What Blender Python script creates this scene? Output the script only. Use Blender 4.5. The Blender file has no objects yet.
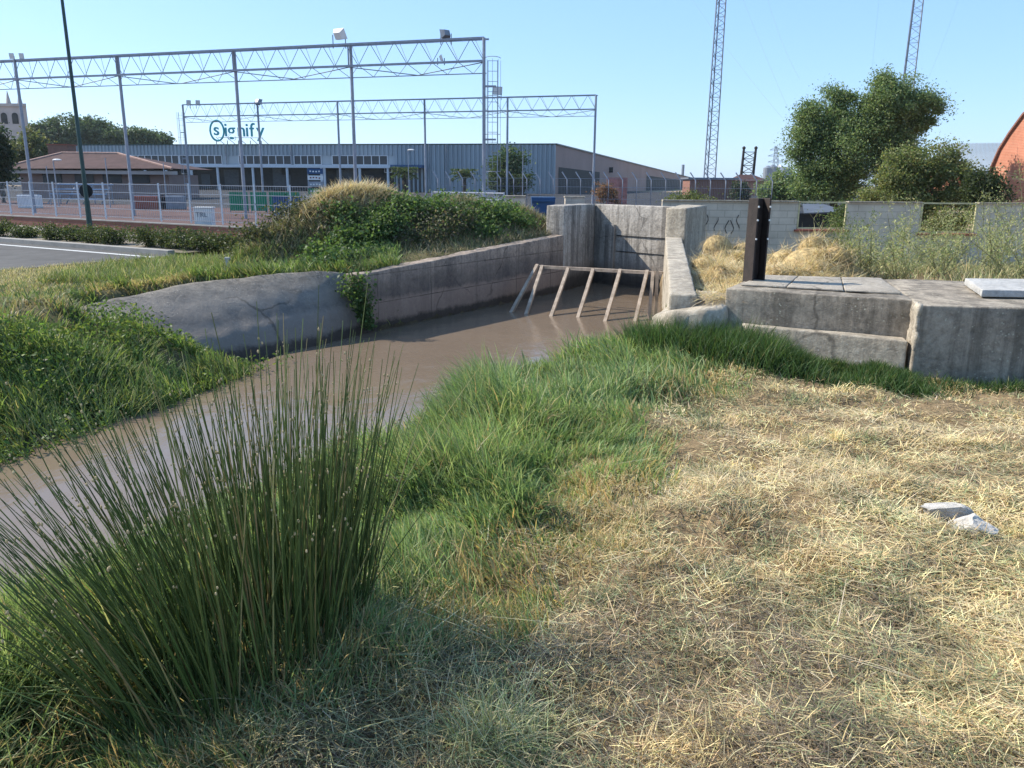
import bpy, bmesh, math, random
import numpy as np
from mathutils import Vector, noise as mnoise

random.seed(7)
rng = np.random.default_rng(11)
scene = bpy.context.scene
COL = scene.collection
PI = math.pi

# ------------------------------------------------------------------ camera numbers
PITCH, ROLL, FPX, EYE = math.radians(14.2), math.radians(0.5), 800.0, 1.6

def ray(px, py):
    dx, dy = (px - 512) / FPX, (384 - py) / FPX
    c, s = math.cos(ROLL), math.sin(ROLL)
    a, b = dx * c - dy * s, dx * s + dy * c
    return a, math.cos(PITCH) + b * math.sin(PITCH), b * math.cos(PITCH) - math.sin(PITCH)

def at(px, py, Y):
    r = ray(px, py); t = Y / r[1]
    return Vector((r[0] * t, Y, EYE + r[2] * t))

def pz(px, py, z):
    r = ray(px, py); t = (z - EYE) / r[2]
    return Vector((r[0] * t, r[1] * t, z))

# ------------------------------------------------------------------ small helpers
def wloc(o):
    v = Vector((0, 0, 0))
    while o is not None:
        v += o.location; o = o.parent
    return v

def tag(o, label=None, cat=None, group=None, kind=None):
    if label: o['label'] = label
    if cat: o['category'] = cat
    if group: o['group'] = group
    if kind: o['kind'] = kind
    return o

def thing(name, label, cat, loc, group=None):
    o = bpy.data.objects.new(name, None)
    o.empty_display_size = 0.2
    COL.objects.link(o); o.location = loc
    return tag(o, label, cat, group)

class MB:
    """collects geometry in world coordinates, builds one mesh object"""
    def __init__(self):
        self.v = []; self.f = []; self.m = []; self.mi = 0
    def add(self, vs, fs):
        n = len(self.v)
        self.v += [tuple(p) for p in vs]
        self.f += [tuple(i + n for i in f) for f in fs]
        self.m += [self.mi] * len(fs)
        return self
    def box(self, c, s, rz=0.0):
        cx, cy, cz = c; ca, sa = math.cos(rz), math.sin(rz)
        vs = []
        for z in (-.5, .5):
            for x, y in ((-.5, -.5), (.5, -.5), (.5, .5), (-.5, .5)):
                X, Y = x * s[0], y * s[1]
                vs.append((cx + X * ca - Y * sa, cy + X * sa + Y * ca, cz + z * s[2]))
        return self.add(vs, [(3, 2, 1, 0), (4, 5, 6, 7), (0, 1, 5, 4), (1, 2, 6, 5), (2, 3, 7, 6), (3, 0, 4, 7)])
    def prism(self, poly, z0, z1):
        n = len(poly)
        z1s = z1 if isinstance(z1, (list, tuple)) else [z1] * n
        vs = [(p[0], p[1], z0) for p in poly] + [(p[0], p[1], z1s[i]) for i, p in enumerate(poly)]
        fs = [tuple(range(n))[::-1], tuple(range(n, 2 * n))]
        fs += [(i, (i + 1) % n, n + (i + 1) % n, n + i) for i in range(n)]
        return self.add(vs, fs)
    def tube(self, pts, radii, n=6, cap=True):
        pts = [Vector(p) for p in pts]
        if not isinstance(radii, (list, tuple)): radii = [radii] * len(pts)
        vs = []; fs = []
        for i, p in enumerate(pts):
            d = (pts[min(i + 1, len(pts) - 1)] - pts[max(i - 1, 0)])
            if d.length < 1e-9: d = Vector((0, 0, 1))
            d.normalize()
            u = d.cross(Vector((0, 0, 1)))
            if u.length < 1e-3: u = d.cross(Vector((0, 1, 0)))
            u.normalize(); w = d.cross(u)
            for k in range(n):
                a = 2 * PI * (k + .5) / n
                vs.append(p + (u * math.cos(a) + w * math.sin(a)) * radii[i])
        for i in range(len(pts) - 1):
            for k in range(n):
                k2 = (k + 1) % n
                fs.append((i * n + k, i * n + k2, (i + 1) * n + k2, (i + 1) * n + k))
        if cap:
            fs.append(tuple(range(n))); fs.append(tuple((len(pts) - 1) * n + k for k in range(n))[::-1])
        return self.add(vs, fs)
    def bar(self, p0, p1, r, n=4):
        return self.tube([p0, p1], [r, r], n)
    def ball(self, c, r, nu=7, nv=5):
        r = r if isinstance(r, (tuple, list)) else (r, r, r)
        vs = []; fs = []
        for j in range(nv + 1):
            t = PI * j / nv
            for i in range(nu):
                a = 2 * PI * i / nu
                vs.append((c[0] + r[0] * math.sin(t) * math.cos(a), c[1] + r[1] * math.sin(t) * math.sin(a), c[2] + r[2] * math.cos(t)))
        for j in range(nv):
            for i in range(nu):
                i2 = (i + 1) % nu
                fs.append((j * nu + i, (j + 1) * nu + i, (j + 1) * nu + i2, j * nu + i2))
        return self.add(vs, fs)
    def build(self, name, mat, parent=None, loc=None, smooth=False, bevel=0):
        off = wloc(parent) if parent else Vector((0, 0, 0))
        l = Vector((0, 0, 0))
        if loc is not None:
            l = Vector(loc) - off
        tot = off + l
        me = bpy.data.meshes.new(name)
        me.from_pydata([(p[0] - tot.x, p[1] - tot.y, p[2] - tot.z) for p in self.v], [], self.f)
        mats = mat if isinstance(mat, (list, tuple)) else [mat]
        for m in mats: me.materials.append(m)
        if len(mats) > 1: me.polygons.foreach_set('material_index', self.m)
        bm = bmesh.new(); bm.from_mesh(me)
        bmesh.ops.recalc_face_normals(bm, faces=bm.faces); bm.to_mesh(me); bm.free()
        if smooth:
            me.polygons.foreach_set('use_smooth', [True] * len(me.polygons))
        me.update()
        o = bpy.data.objects.new(name, me); COL.objects.link(o)
        o.parent = parent; o.location = l
        if bevel:
            b = o.modifiers.new('bevel', 'BEVEL'); b.width = bevel; b.segments = 2; b.limit_method = 'ANGLE'
        return o

def rough_solid(name, mat, poly, z0, z1, parent=None, loc=None, edge=.02, cell=.12, amp=.008, freq=2.5):
    """cast concrete piece with worn edges: bevelled, subdivided and displaced by noise"""
    if loc is None and parent is None:
        loc = (sum(p[0] for p in poly) / len(poly), sum(p[1] for p in poly) / len(poly), z0)
    mb = MB(); mb.prism(poly, z0, z1)
    o = mb.build(name, mat, parent, loc)
    me = o.data; off = wloc(o)
    bm = bmesh.new(); bm.from_mesh(me)
    bmesh.ops.bevel(bm, geom=bm.edges[:], offset=edge, segments=2, affect='EDGES', profile=.6)
    for _ in range(7):
        es = [e for e in bm.edges if e.calc_length() > cell * 1.6]
        if not es or len(bm.verts) > 30000: break
        bmesh.ops.subdivide_edges(bm, edges=es, cuts=1, use_grid_fill=True)
    bm.normal_update()
    for v in bm.verts:
        w = v.co + off
        n1 = mnoise.noise(w * freq) + .6 * mnoise.noise(w * freq * 3.1) + .4 * mnoise.noise(w * freq * 9)
        v.co += v.normal * amp * n1
    bmesh.ops.triangulate(bm, faces=[f for f in bm.faces if len(f.verts) > 4])
    for f in bm.faces: f.smooth = True
    bm.to_mesh(me); bm.free(); me.update()
    return o

def raw_mesh(name, verts, loops, starts, totals, mat, parent=None, loc=None, colors=None):
    off = wloc(parent) if parent else Vector((0, 0, 0))
    l = (Vector(loc) - off) if loc is not None else Vector((0, 0, 0))
    tot = off + l
    verts = verts - np.array(tot)[None, :]
    me = bpy.data.meshes.new(name)
    me.vertices.add(len(verts)); me.vertices.foreach_set('co', verts.astype(np.float32).ravel())
    me.loops.add(len(loops)); me.loops.foreach_set('vertex_index', loops.astype(np.int32))
    me.polygons.add(len(starts)); me.polygons.foreach_set('loop_start', starts.astype(np.int32))
    me.update(calc_edges=True)
    if colors is not None:
        a = me.color_attributes.new('tint', 'FLOAT_COLOR', 'POINT')
        c4 = np.ones((len(verts), 4), np.float32); c4[:, :3] = colors
        a.data.foreach_set('color', c4.ravel())
    me.materials.append(mat)
    o = bpy.data.objects.new(name, me); COL.objects.link(o)
    o.parent = parent; o.location = l
    return o

# -------- vectorised value noise
_perm = rng.permutation(512)
_val = rng.random(512)
def vnoise(x, y, s=1.0, seed=0):
    x = np.asarray(x) / s + seed * 17.3; y = np.asarray(y) / s + seed * 9.1
    xi = np.floor(x).astype(int); yi = np.floor(y).astype(int)
    fx = x - xi; fy = y - yi
    fx = fx * fx * (3 - 2 * fx); fy = fy * fy * (3 - 2 * fy)
    h = lambda a, b: _val[(_perm[(a & 255)] + b * 37 + seed * 101) & 511]
    return (h(xi, yi) * (1 - fx) + h(xi + 1, yi) * fx) * (1 - fy) + (h(xi, yi + 1) * (1 - fx) + h(xi + 1, yi + 1) * fx) * fy
def fbm(x, y, s=1.0, seed=0, o=3):
    r = 0; a = .5; t = 0
    for i in range(o):
        r = r + a * vnoise(x, y, s / 2 ** i, seed + i); t += a; a *= .5
    return r / t

# -------- blades of grass / straw
def blades(name, base, L, w, phi, tilt, curl, colors, mat, segs=2, parent=None, loc=None, tipcol=None):
    N = len(base)
    L = np.broadcast_to(L, N); w = np.broadcast_to(w, N); tilt = np.broadcast_to(tilt, N); curl = np.broadcast_to(curl, N)
    wd = rng.uniform(0, 2 * PI, N)
    side = np.stack([np.cos(wd), np.sin(wd), np.zeros(N)], 1)
    heading = np.stack([np.cos(phi), np.sin(phi)], 1)
    flat = np.stack([-np.sin(phi), np.cos(phi), np.zeros(N)], 1)
    k = np.clip(np.sin(tilt), 0, 1)[:, None]
    side = side * (1 - k) + flat * k
    side /= np.maximum(np.linalg.norm(side, axis=1)[:, None], 1e-6)
    nv = 2 * segs + 1
    V = np.zeros((N, nv, 3)); C = np.zeros((N, nv, 3))
    p = base.copy()
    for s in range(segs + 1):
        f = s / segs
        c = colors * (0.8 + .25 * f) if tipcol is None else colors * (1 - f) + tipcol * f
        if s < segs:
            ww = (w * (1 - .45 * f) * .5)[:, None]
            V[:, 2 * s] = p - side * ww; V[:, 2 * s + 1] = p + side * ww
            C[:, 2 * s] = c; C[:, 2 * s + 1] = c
            t = tilt + curl * (f + .5 / segs)
            st = (L / segs)[:, None]
            p = p + st * np.concatenate([heading * np.sin(t)[:, None], np.cos(t)[:, None]], 1)
        else:
            V[:, 2 * s] = p; C[:, 2 * s] = c
    bi = (np.arange(N) * nv)[:, None]
    pat = []; tots = []
    for s in range(segs):
        if s < segs - 1:
            pat += [2 * s, 2 * s + 1, 2 * s + 3, 2 * s + 2]; tots.append(4)
        else:
            pat += [2 * s, 2 * s + 1, 2 * s + 2]; tots.append(3)
    loops = (bi + np.array(pat)[None, :]).ravel()
    tt = np.tile(np.array(tots), N)
    starts = np.concatenate([[0], np.cumsum(tt)[:-1]])
    return raw_mesh(name, V.reshape(-1, 3), loops, starts, tt, mat, parent, loc, C.reshape(-1, 3))

def leaves(name, pts, size, colors, mat, parent=None, loc=None, aspect=.5, flat=.0):
    N = len(pts)
    size = np.broadcast_to(size, N)[:, None]
    d = rng.normal(size=(N, 3)); d[:, 2] *= (1 - flat * .6); d /= np.linalg.norm(d, axis=1)[:, None]
    u = rng.normal(size=(N, 3)); u[:, 2] *= (1 - flat)
    s = np.cross(d, u); s /= np.maximum(np.linalg.norm(s, axis=1)[:, None], 1e-6)
    nn = np.cross(d, s)
    V = np.zeros((N, 4, 3))
    V[:, 0] = pts - d * size * .5
    V[:, 1] = pts + s * size * aspect * .5 + nn * size * .08
    V[:, 2] = pts + d * size * .5
    V[:, 3] = pts - s * size * aspect * .5 + nn * size * .08
    loops = np.arange(N * 4); starts = np.arange(N) * 4
    C = np.repeat(colors[:, None, :], 4, 1)
    return raw_mesh(name, V.reshape(-1, 3), loops, starts, None, mat, parent, loc, C.reshape(-1, 3))

def tints(N, cols, jit=.25, weights=None):
    cols = np.array(cols); i = rng.choice(len(cols), N, p=weights)
    c = cols[i] * rng.uniform(1 - jit, 1 + jit, (N, 1)) * rng.uniform(.92, 1.08, (N, 3))
    return np.clip(c, 0, 1)

def lobe_points(lobes, n, clumps=30, spread=.3, shell=.55):
    """leaf positions gathered in clumps spread through ellipsoid lobes"""
    vol = np.array([max(l[3] * l[4] * l[5], 1e-6) ** .75 for l in lobes]); vol /= vol.sum()
    out = []
    for l, q in zip(lobes, vol):
        m = max(int(n * q), 20); k = max(int(clumps * q * len(lobes)), 5)
        d = rng.normal(size=(k, 3)); d /= np.linalg.norm(d, axis=1)[:, None]
        r = shell + (1 - shell) * rng.random(k) ** .7
        r *= 1 + .2 * rng.normal(size=k)
        c = d * r[:, None] * np.array(l[3:6]) + np.array(l[:3])
        idx = rng.integers(0, k, m)
        sp = spread * rng.uniform(.5, 1.3, k)
        out.append(c[idx] + rng.normal(size=(m, 3)) * sp[idx][:, None] * np.array([1, 1, .75]))
    return np.concatenate(out)

# ------------------------------------------------------------------ materials
def newmat(name):
    m = bpy.data.materials.new(name); m.use_nodes = True
    nt = m.node_tree
    b = nt.nodes['Principled BSDF']
    return m, nt, b

def N(nt, typ, **kw):
    n = nt.nodes.new(typ)
    for k, v in kw.items():
        if k in n.inputs: n.inputs[k].default_value = v
        else: setattr(n, k, v)
    return n

def ramp(nt, fac, stops):
    r = nt.nodes.new('ShaderNodeValToRGB')
    el = r.color_ramp.elements
    while len(el) < len(stops): el.new(.5)
    for e, (p, c) in zip(el, stops):
        e.position = p; e.color = (*c, 1) if len(c) == 3 else c
    nt.links.new(fac, r.inputs['Fac'])
    return r.outputs['Color']

def mixc(nt, fac, a, b, mode='MIX'):
    n = nt.nodes.new('ShaderNodeMix'); n.data_type = 'RGBA'; n.blend_type = mode
    for sock, val in ((n.inputs[0], fac), (n.inputs[6], a), (n.inputs[7], b)):
        if isinstance(val, bpy.types.NodeSocket): nt.links.new(val, sock)
        elif isinstance(val, (int, float)): sock.default_value = val
        else: sock.default_value = (*val, 1)
    return n.outputs[2]

def pos(nt, scale=(1, 1, 1)):
    g = nt.nodes.new('ShaderNodeNewGeometry')
    mp = nt.nodes.new('ShaderNodeMapping'); mp.inputs['Scale'].default_value = scale
    nt.links.new(g.outputs['Position'], mp.inputs['Vector'])
    return mp.outputs['Vector']

def noi(nt, scale, detail=5, rough=.6, vec=None, dist=0.0):
    n = N(nt, 'ShaderNodeTexNoise', Scale=scale, Detail=detail, Roughness=rough, Distortion=dist)
    nt.links.new(vec if vec is not None else pos(nt), n.inputs['Vector'])
    return n.outputs['Fac']

def bump(nt, b, h, strength=.4, dist=.02):
    n = N(nt, 'ShaderNodeBump', Strength=strength, Distance=dist)
    nt.links.new(h, n.inputs['Height']); nt.links.new(n.outputs['Normal'], b.inputs['Normal'])

def plain(name, col, rough=.6, metal=0.0, var=.25, scale=3.0, bmp=0.0):
    m, nt, b = newmat(name)
    f = noi(nt, scale, 6, .65)
    lo = tuple(c * (1 - var) for c in col); hi = tuple(min(1, c * (1 + var)) for c in col)
    nt.links.new(ramp(nt, f, [(.3, lo), (.7, hi)]), b.inputs['Base Color'])
    b.inputs['Roughness'].default_value = rough; b.inputs['Metallic'].default_value = metal
    if metal == 0 and rough > .45: b.inputs['Specular IOR Level'].default_value = .15
    if bmp: bump(nt, b, noi(nt, scale * 8, 4), bmp, .01)
    return m

def foliage(name, trans=.35, rough=.55):
    m, nt, b = newmat(name)
    a = nt.nodes.new('ShaderNodeVertexColor'); a.layer_name = 'tint'
    nt.links.new(a.outputs['Color'], b.inputs['Base Color'])
    b.inputs['Roughness'].default_value = rough
    b.inputs['Specular IOR Level'].default_value = .3
    t = nt.nodes.new('ShaderNodeBsdfTranslucent')
    nt.links.new(mixc(nt, 1.0, a.outputs['Color'], (1.15, 1.15, .75), 'MULTIPLY'), t.inputs['Color'])
    mx = nt.nodes.new('ShaderNodeMixShader'); mx.inputs[0].default_value = trans
    nt.links.new(b.outputs[0], mx.inputs[1]); nt.links.new(t.outputs[0], mx.inputs[2])
    nt.links.new(mx.outputs[0], nt.nodes['Material Output'].inputs['Surface'])
    return m

def concrete(name, light, dark, streak=.5, lichen=.3, bands=None, bmp=.5, crack=.5, joints=None):
    """weathered cast concrete: mottling, vertical run-off streaks, lichen specks, optional tide band in z"""
    m, nt, b = newmat(name)
    mott = noi(nt, 1.6, 8, .7)
    fine = noi(nt, 14, 9, .8)
    st = noi(nt, 1.0, 6, .65, pos(nt, (4.2, 4.2, .3)))
    col = ramp(nt, mott, [(.38, dark), (.60, light)])
    col = mixc(nt, .5, col, ramp(nt, fine, [(.36, tuple(c * .55 for c in dark)), (.62, tuple(min(1, c * 1.2) for c in light))]))
    sfac = ramp(nt, st, [(.46, (0, 0, 0)), (.56, (1, 1, 1))])
    mul = nt.nodes.new('ShaderNodeMath'); mul.operation = 'MULTIPLY'; mul.inputs[1].default_value = streak
    nt.links.new(sfac, mul.inputs[0])
    col = mixc(nt, mul.outputs[0], col, tuple(c * .4 for c in dark))
    st2 = noi(nt, 1.3, 6, .65, pos(nt, (5.2, 5.2, .35)))
    mu2 = nt.nodes.new('ShaderNodeMath'); mu2.operation = 'MULTIPLY'; mu2.inputs[1].default_value = streak * .5
    nt.links.new(ramp(nt, st2, [(.54, (0, 0, 0)), (.62, (1, 1, 1))]), mu2.inputs[0])
    col = mixc(nt, mu2.outputs[0], col, tuple(min(1, c * 1.35) for c in light))
    v = N(nt, 'ShaderNodeTexVoronoi', Scale=26.0); nt.links.new(pos(nt), v.inputs['Vector'])
    sp = ramp(nt, v.outputs['Distance'], [(.14, (1, 1, 1)), (.26, (0, 0, 0))])
    lf = nt.nodes.new('ShaderNodeMath'); lf.operation = 'MULTIPLY'
    nt.links.new(sp, lf.inputs[0]); nt.links.new(ramp(nt, noi(nt, 3.1, 4), [(.46, (0, 0, 0)), (.6, (1, 1, 1))]), lf.inputs[1])
    l2 = nt.nodes.new('ShaderNodeMath'); l2.operation = 'MULTIPLY'; l2.inputs[1].default_value = lichen
    nt.links.new(lf.outputs[0], l2.inputs[0])
    col = mixc(nt, l2.outputs[0], col, tuple(min(.6, c * 1.7) for c in light))
    if bands:
        g = nt.nodes.new('ShaderNodeNewGeometry'); sx = nt.nodes.new('ShaderNodeSeparateXYZ')
        nt.links.new(g.outputs['Position'], sx.inputs[0])
        ad = nt.nodes.new('ShaderNodeMath'); ad.operation = 'MULTIPLY_ADD'; ad.inputs[1].default_value = .28
        nt.links.new(noi(nt, 3.0, 9, .75), ad.inputs[0]); nt.links.new(sx.outputs['Z'], ad.inputs[2])
        mr = nt.nodes.new('ShaderNodeMapRange'); mr.inputs['From Min'].default_value = -1.0; mr.inputs['From Max'].default_value = 1.0
        nt.links.new(ad.outputs[0], mr.inputs['Value'])
        bc = ramp(nt, mr.outputs['Result'], [(p, c[:3]) for p, c in bands])
        bf = ramp(nt, mr.outputs['Result'], [(p, (c[3],) * 3) for p, c in bands])
        col = mixc(nt, bf, col, bc)
    if joints:      # faint shuttering joints: (angle of the wall, panel length, panel height)
        g2 = nt.nodes.new('ShaderNodeNewGeometry'); mp = nt.nodes.new('ShaderNodeMapping'); mp.inputs['Rotation'].default_value = (0, 0, -joints[0])
        nt.links.new(g2.outputs['Position'], mp.inputs[0]); s2 = nt.nodes.new('ShaderNodeSeparateXYZ'); nt.links.new(mp.outputs[0], s2.inputs[0])
        cb = nt.nodes.new('ShaderNodeCombineXYZ'); nt.links.new(s2.outputs['X'], cb.inputs[0]); nt.links.new(s2.outputs['Z'], cb.inputs[1])
        br = N(nt, 'ShaderNodeTexBrick', Scale=1.0); br.offset = 0.0
        br.inputs['Brick Width'].default_value = joints[1]; br.inputs['Row Height'].default_value = joints[2]; br.inputs['Mortar Size'].default_value = .012; br.inputs['Mortar Smooth'].default_value = .6
        nt.links.new(cb.outputs[0], br.inputs['Vector'])
        jm = nt.nodes.new('ShaderNodeMath'); jm.operation = 'MULTIPLY'
        nt.links.new(br.outputs['Fac'], jm.inputs[0]); nt.links.new(ramp(nt, noi(nt, 1.7, 5), [(.35, (.15, .15, .15)), (.6, (.85, .85, .85))]), jm.inputs[1])
        col = mixc(nt, jm.outputs[0], col, tuple(c * .35 for c in dark))
    if crack:
        vc = N(nt, 'ShaderNodeTexVoronoi', Scale=.75); vc.feature = 'DISTANCE_TO_EDGE'
        nd = N(nt, 'ShaderNodeTexNoise', Scale=3.0, Detail=6.0); nt.links.new(pos(nt), nd.inputs['Vector'])
        mxv = nt.nodes.new('ShaderNodeMix'); mxv.data_type = 'VECTOR'; mxv.inputs[0].default_value = .22
        nt.links.new(pos(nt), mxv.inputs[4]); nt.links.new(nd.outputs['Color'], mxv.inputs[5]); nt.links.new(mxv.outputs[1], vc.inputs['Vector'])
        cl = ramp(nt, vc.outputs['Distance'], [(.004, (1, 1, 1)), (.012, (0, 0, 0))])
        cm = nt.nodes.new('ShaderNodeMath'); cm.operation = 'MULTIPLY'
        nt.links.new(cl, cm.inputs[0]); nt.links.new(ramp(nt, noi(nt, .9, 4), [(.48, (0, 0, 0)), (.58, (crack,) * 3)]), cm.inputs[1])
        col = mixc(nt, cm.outputs[0], col, tuple(c * .2 for c in dark))
    nt.links.new(col, b.inputs['Base Color'])
    b.inputs['Roughness'].default_value = .9
    b.inputs['Specular IOR Level'].default_value = .2
    h = nt.nodes.new('ShaderNodeMath'); h.operation = 'ADD'
    nt.links.new(mott, h.inputs[0]); nt.links.new(fine, h.inputs[1])
    bump(nt, b, h.outputs[0], bmp * 1.6, .03)
    return m

def blockwork(name, col1, col2, mortar, bw, bh, axis='x', msize=.012, rot=0.0):
    m, nt, b = newmat(name)
    g = nt.nodes.new('ShaderNodeNewGeometry'); sx = nt.nodes.new('ShaderNodeSeparateXYZ')
    mp = nt.nodes.new('ShaderNodeMapping'); mp.inputs['Rotation'].default_value = (0, 0, rot)
    nt.links.new(g.outputs['Position'], mp.inputs[0]); nt.links.new(mp.outputs[0], sx.inputs[0])
    cb = nt.nodes.new('ShaderNodeCombineXYZ')
    nt.links.new(sx.outputs['X' if axis == 'x' else 'Y'], cb.inputs[0]); nt.links.new(sx.outputs['Z'], cb.inputs[1])
    br = N(nt, 'ShaderNodeTexBrick', Scale=1.0)
    br.inputs['Brick Width'].default_value = bw; br.inputs['Row Height'].default_value = bh
    br.inputs['Mortar Size'].default_value = msize; br.inputs['Bias'].default_value = 0
    br.inputs['Color1'].default_value = (*col1, 1); br.inputs['Color2'].default_value = (*col2, 1); br.inputs['Mortar'].default_value = (*mortar, 1)
    nt.links.new(cb.outputs[0], br.inputs['Vector'])
    f = noi(nt, 2.0, 7, .7)
    c = mixc(nt, .35, br.outputs['Color'], ramp(nt, f, [(.3, tuple(x * .55 for x in col1)), (.7, tuple(min(1, x * 1.25) for x in col2))]))
    nt.links.new(c, b.inputs['Base Color']); b.inputs['Roughness'].default_value = .9
    b.inputs['Specular IOR Level'].default_value = .2
    bump(nt, b, br.outputs['Fac'], -.5, .01)
    return m

M = {}
M['grass'] = foliage('grass_blades', .42)
M['straw'] = foliage('straw_blades', .2, .65)
M['leaf'] = foliage('leaf', .45)
M['reed'] = foliage('reed', .12, .4)
M['conc'] = concrete('old_concrete', (.5, .44, .345), (.24, .205, .16), .3, .5)
M['conc_dark'] = concrete('dark_concrete', (.4, .345, .27), (.17, .147, .118), .5, .6)
M['conc_pale'] = concrete('pale_concrete', (.5, .49, .46), (.36, .35, .33), .1, .2)
M['conc_grey'] = concrete('grey_slab', (.42, .37, .3), (.24, .21, .17), .0, .6)
M['wall_conc'] = concrete('canal_concrete', (.42, .335, .265), (.15, .122, .1), .34, .15, joints=(math.radians(57), 1.5, .5), bands=[
    (.02, (.035, .028, .024, .95)), (.13, (.05, .04, .034, .9)), (.17, (.25, .18, .145, .75)), (.33, (.29, .215, .175, .7)), (.37, (.08, .07, .068, .65)), (.5, (.1, .09, .088, .5)), (.64, (.2, .18, .17, .0))])
M['lining'] = concrete('lining_concrete', (.25, .22, .18), (.11, .098, .085), .12, .9, bands=[
    (.02, (.035, .028, .024, .95)), (.13, (.05, .04, .034, .9)), (.17, (.2, .17, .145, .75)), (.31, (.22, .19, .165, .7)), (.35, (.12, .112, .108, .6)), (.45, (.24, .215, .19, .5)), (.58, (.15, .145, .14, .0))])
M['chamber'] = concrete('chamber_concrete', (.48, .44, .385), (.2, .182, .16), .6, .05, bands=[
    (.02, (.03, .024, .02, .95)), (.2, (.06, .048, .04, .9)), (.33, (.2, .165, .14, .55)), (.42, (.3, .27, .25, .1)), (.7, (.3, .27, .25, .0))])
M['blockwall'] = blockwork('grey_block', (.5, .44, .35), (.57, .505, .41), (.38, .335, .27), .42, .18, msize=.014)
M['redwall'] = blockwork('red_brick_low', (.2, .085, .06), (.25, .11, .08), (.2, .15, .12), .25, .08, msize=.008)
M['orangebrick'] = blockwork('orange_brick', (.4, .15, .09), (.45, .185, .12), (.5, .3, .2), .25, .08, msize=.01)
M['brick'] = blockwork('brown_brick', (.19, .085, .06), (.23, .105, .075), (.3, .2, .16), .25, .08)
M['galv'] = plain('galvanised_steel', (.27, .29, .33), .5, .4, .15, 6)
M['galv_dark'] = plain('weathered_steel', (.2, .22, .25), .55, .4, .2, 4)
M['white_paint'] = plain('white_painted_steel', (.55, .57, .6), .5, 0, .12, 5)
M['green_post'] = plain('dark_green_paint', (.012, .045, .042), .4, .1, .2, 3)
M['dark'] = plain('dark_void', (.025, .027, .03), .6)
M['glass'] = plain('window_glass', (.02, .026, .034), .35, 0, .15, 1)
M['teal'] = plain('teal_letters', (.03, .34, .36), .4, 0, .05)
M['rust'] = plain('rusty_steel', (.026, .018, .015), .7, .2, .5, 9, .4)
M['timber'] = plain('weathered_timber', (.33, .265, .205), .85, 0, .4, 7, .4)
M['bark'] = plain('bark', (.09, .07, .05), .9, 0, .3, 5, .5)
M['green_panel'] = plain('green_sheet', (.02, .2, .1), .5, 0, .12, 1)
M['blue'] = plain('blue_paint', (.035, .085, .18), .5, 0, .2, 2)
M['asphalt'] = plain('asphalt', (.085, .082, .078), .9, 0, .25, 1.5, .3)
M['line'] = plain('road_paint', (.5, .5, .48), .7, 0, .15, 6)
M['kerb'] = plain('kerb_stone', (.28, .265, .24), .85, 0, .2, 2, .3)
M['path'] = plain('pavement_tiles', (.23, .2, .17), .85, 0, .15, 1.5, .2)
M['court'] = plain('reddish_court', (.1, .058, .05), .9, 0, .2, .4)
M['yellow'] = plain('yellowed_frame', (.5, .45, .26), .6, 0, .25, 8)
M['sill'] = plain('red_sill', (.28, .09, .06), .8, 0, .25, 8)
M['cream'] = plain('pinkish_render', (.28, .2, .18), .85, 0, .12, .8)
M['stone'] = plain('pale_stone', (.42, .36, .33), .85, 0, .15, .3)
M['plaster'] = plain('taupe_sheet', (.34, .235, .2), .8, 0, .12, .15)
M['rooftile'] = plain('brown_tiles', (.07, .04, .038), .85, 0, .25, 1.2, .4)
M['white'] = plain('white_enamel', (.7, .7, .68), .5, 0, .1, 3)
M['rock'] = concrete('pale_rock', (.62, .58, .52), (.34, .32, .28), 0, .1)

def corrugated(name, col):
    m, nt, b = newmat(name)
    f = noi(nt, .25, 5, .6, pos(nt, (1, 1, .2)))
    nt.links.new(ramp(nt, f, [(.3, tuple(c * .85 for c in col)), (.7, tuple(c * 1.12 for c in col))]), b.inputs['Base Color'])
    b.inputs['Roughness'].default_value = .5; b.inputs['Metallic'].default_value = .2
    return m
M['corr'] = corrugated('corrugated_steel', (.27, .31, .34))
M['greyroof'] = corrugated('pale_metal_roof', (.3, .31, .31))

# ground
def ground_mat():
    m, nt, b = newmat('ground_soil')
    a = nt.nodes.new('ShaderNodeVertexColor'); a.layer_name = 'tint'
    f1 = noi(nt, 2.3, 9, .72); f2 = noi(nt, 38, 5, .7)
    c = mixc(nt, .75, a.outputs['Color'], ramp(nt, f1, [(.3, (.35, .33, .3)), (.7, (1.5, 1.5, 1.45))]), 'MULTIPLY')
    c = mixc(nt, .7, c, ramp(nt, f2, [(.3, (.45, .43, .4)), (.7, (1.45, 1.4, 1.3))]), 'MULTIPLY')
    nt.links.new(c, b.inputs['Base Color']); b.inputs['Roughness'].default_value = .95
    b.inputs['Specular IOR Level'].default_value = .15
    bump(nt, b, f2, .8, .03)
    return m
M['ground'] = ground_mat()

def water_mat():
    m, nt, b = newmat('muddy_water')
    f = noi(nt, .5, 4)
    nt.links.new(ramp(nt, f, [(.3, (.15, .112, .079)), (.7, (.175, .132, .094))]), b.inputs['Base Color'])
    b.inputs['Roughness'].default_value = .06; b.inputs['IOR'].default_value = 1.33
    n1 = noi(nt, 3.2, 6, .62, pos(nt, (1.0, .55, 1)), .6)
    bump(nt, b, n1, .22, .05)
    return m
M['water'] = water_mat()

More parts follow.
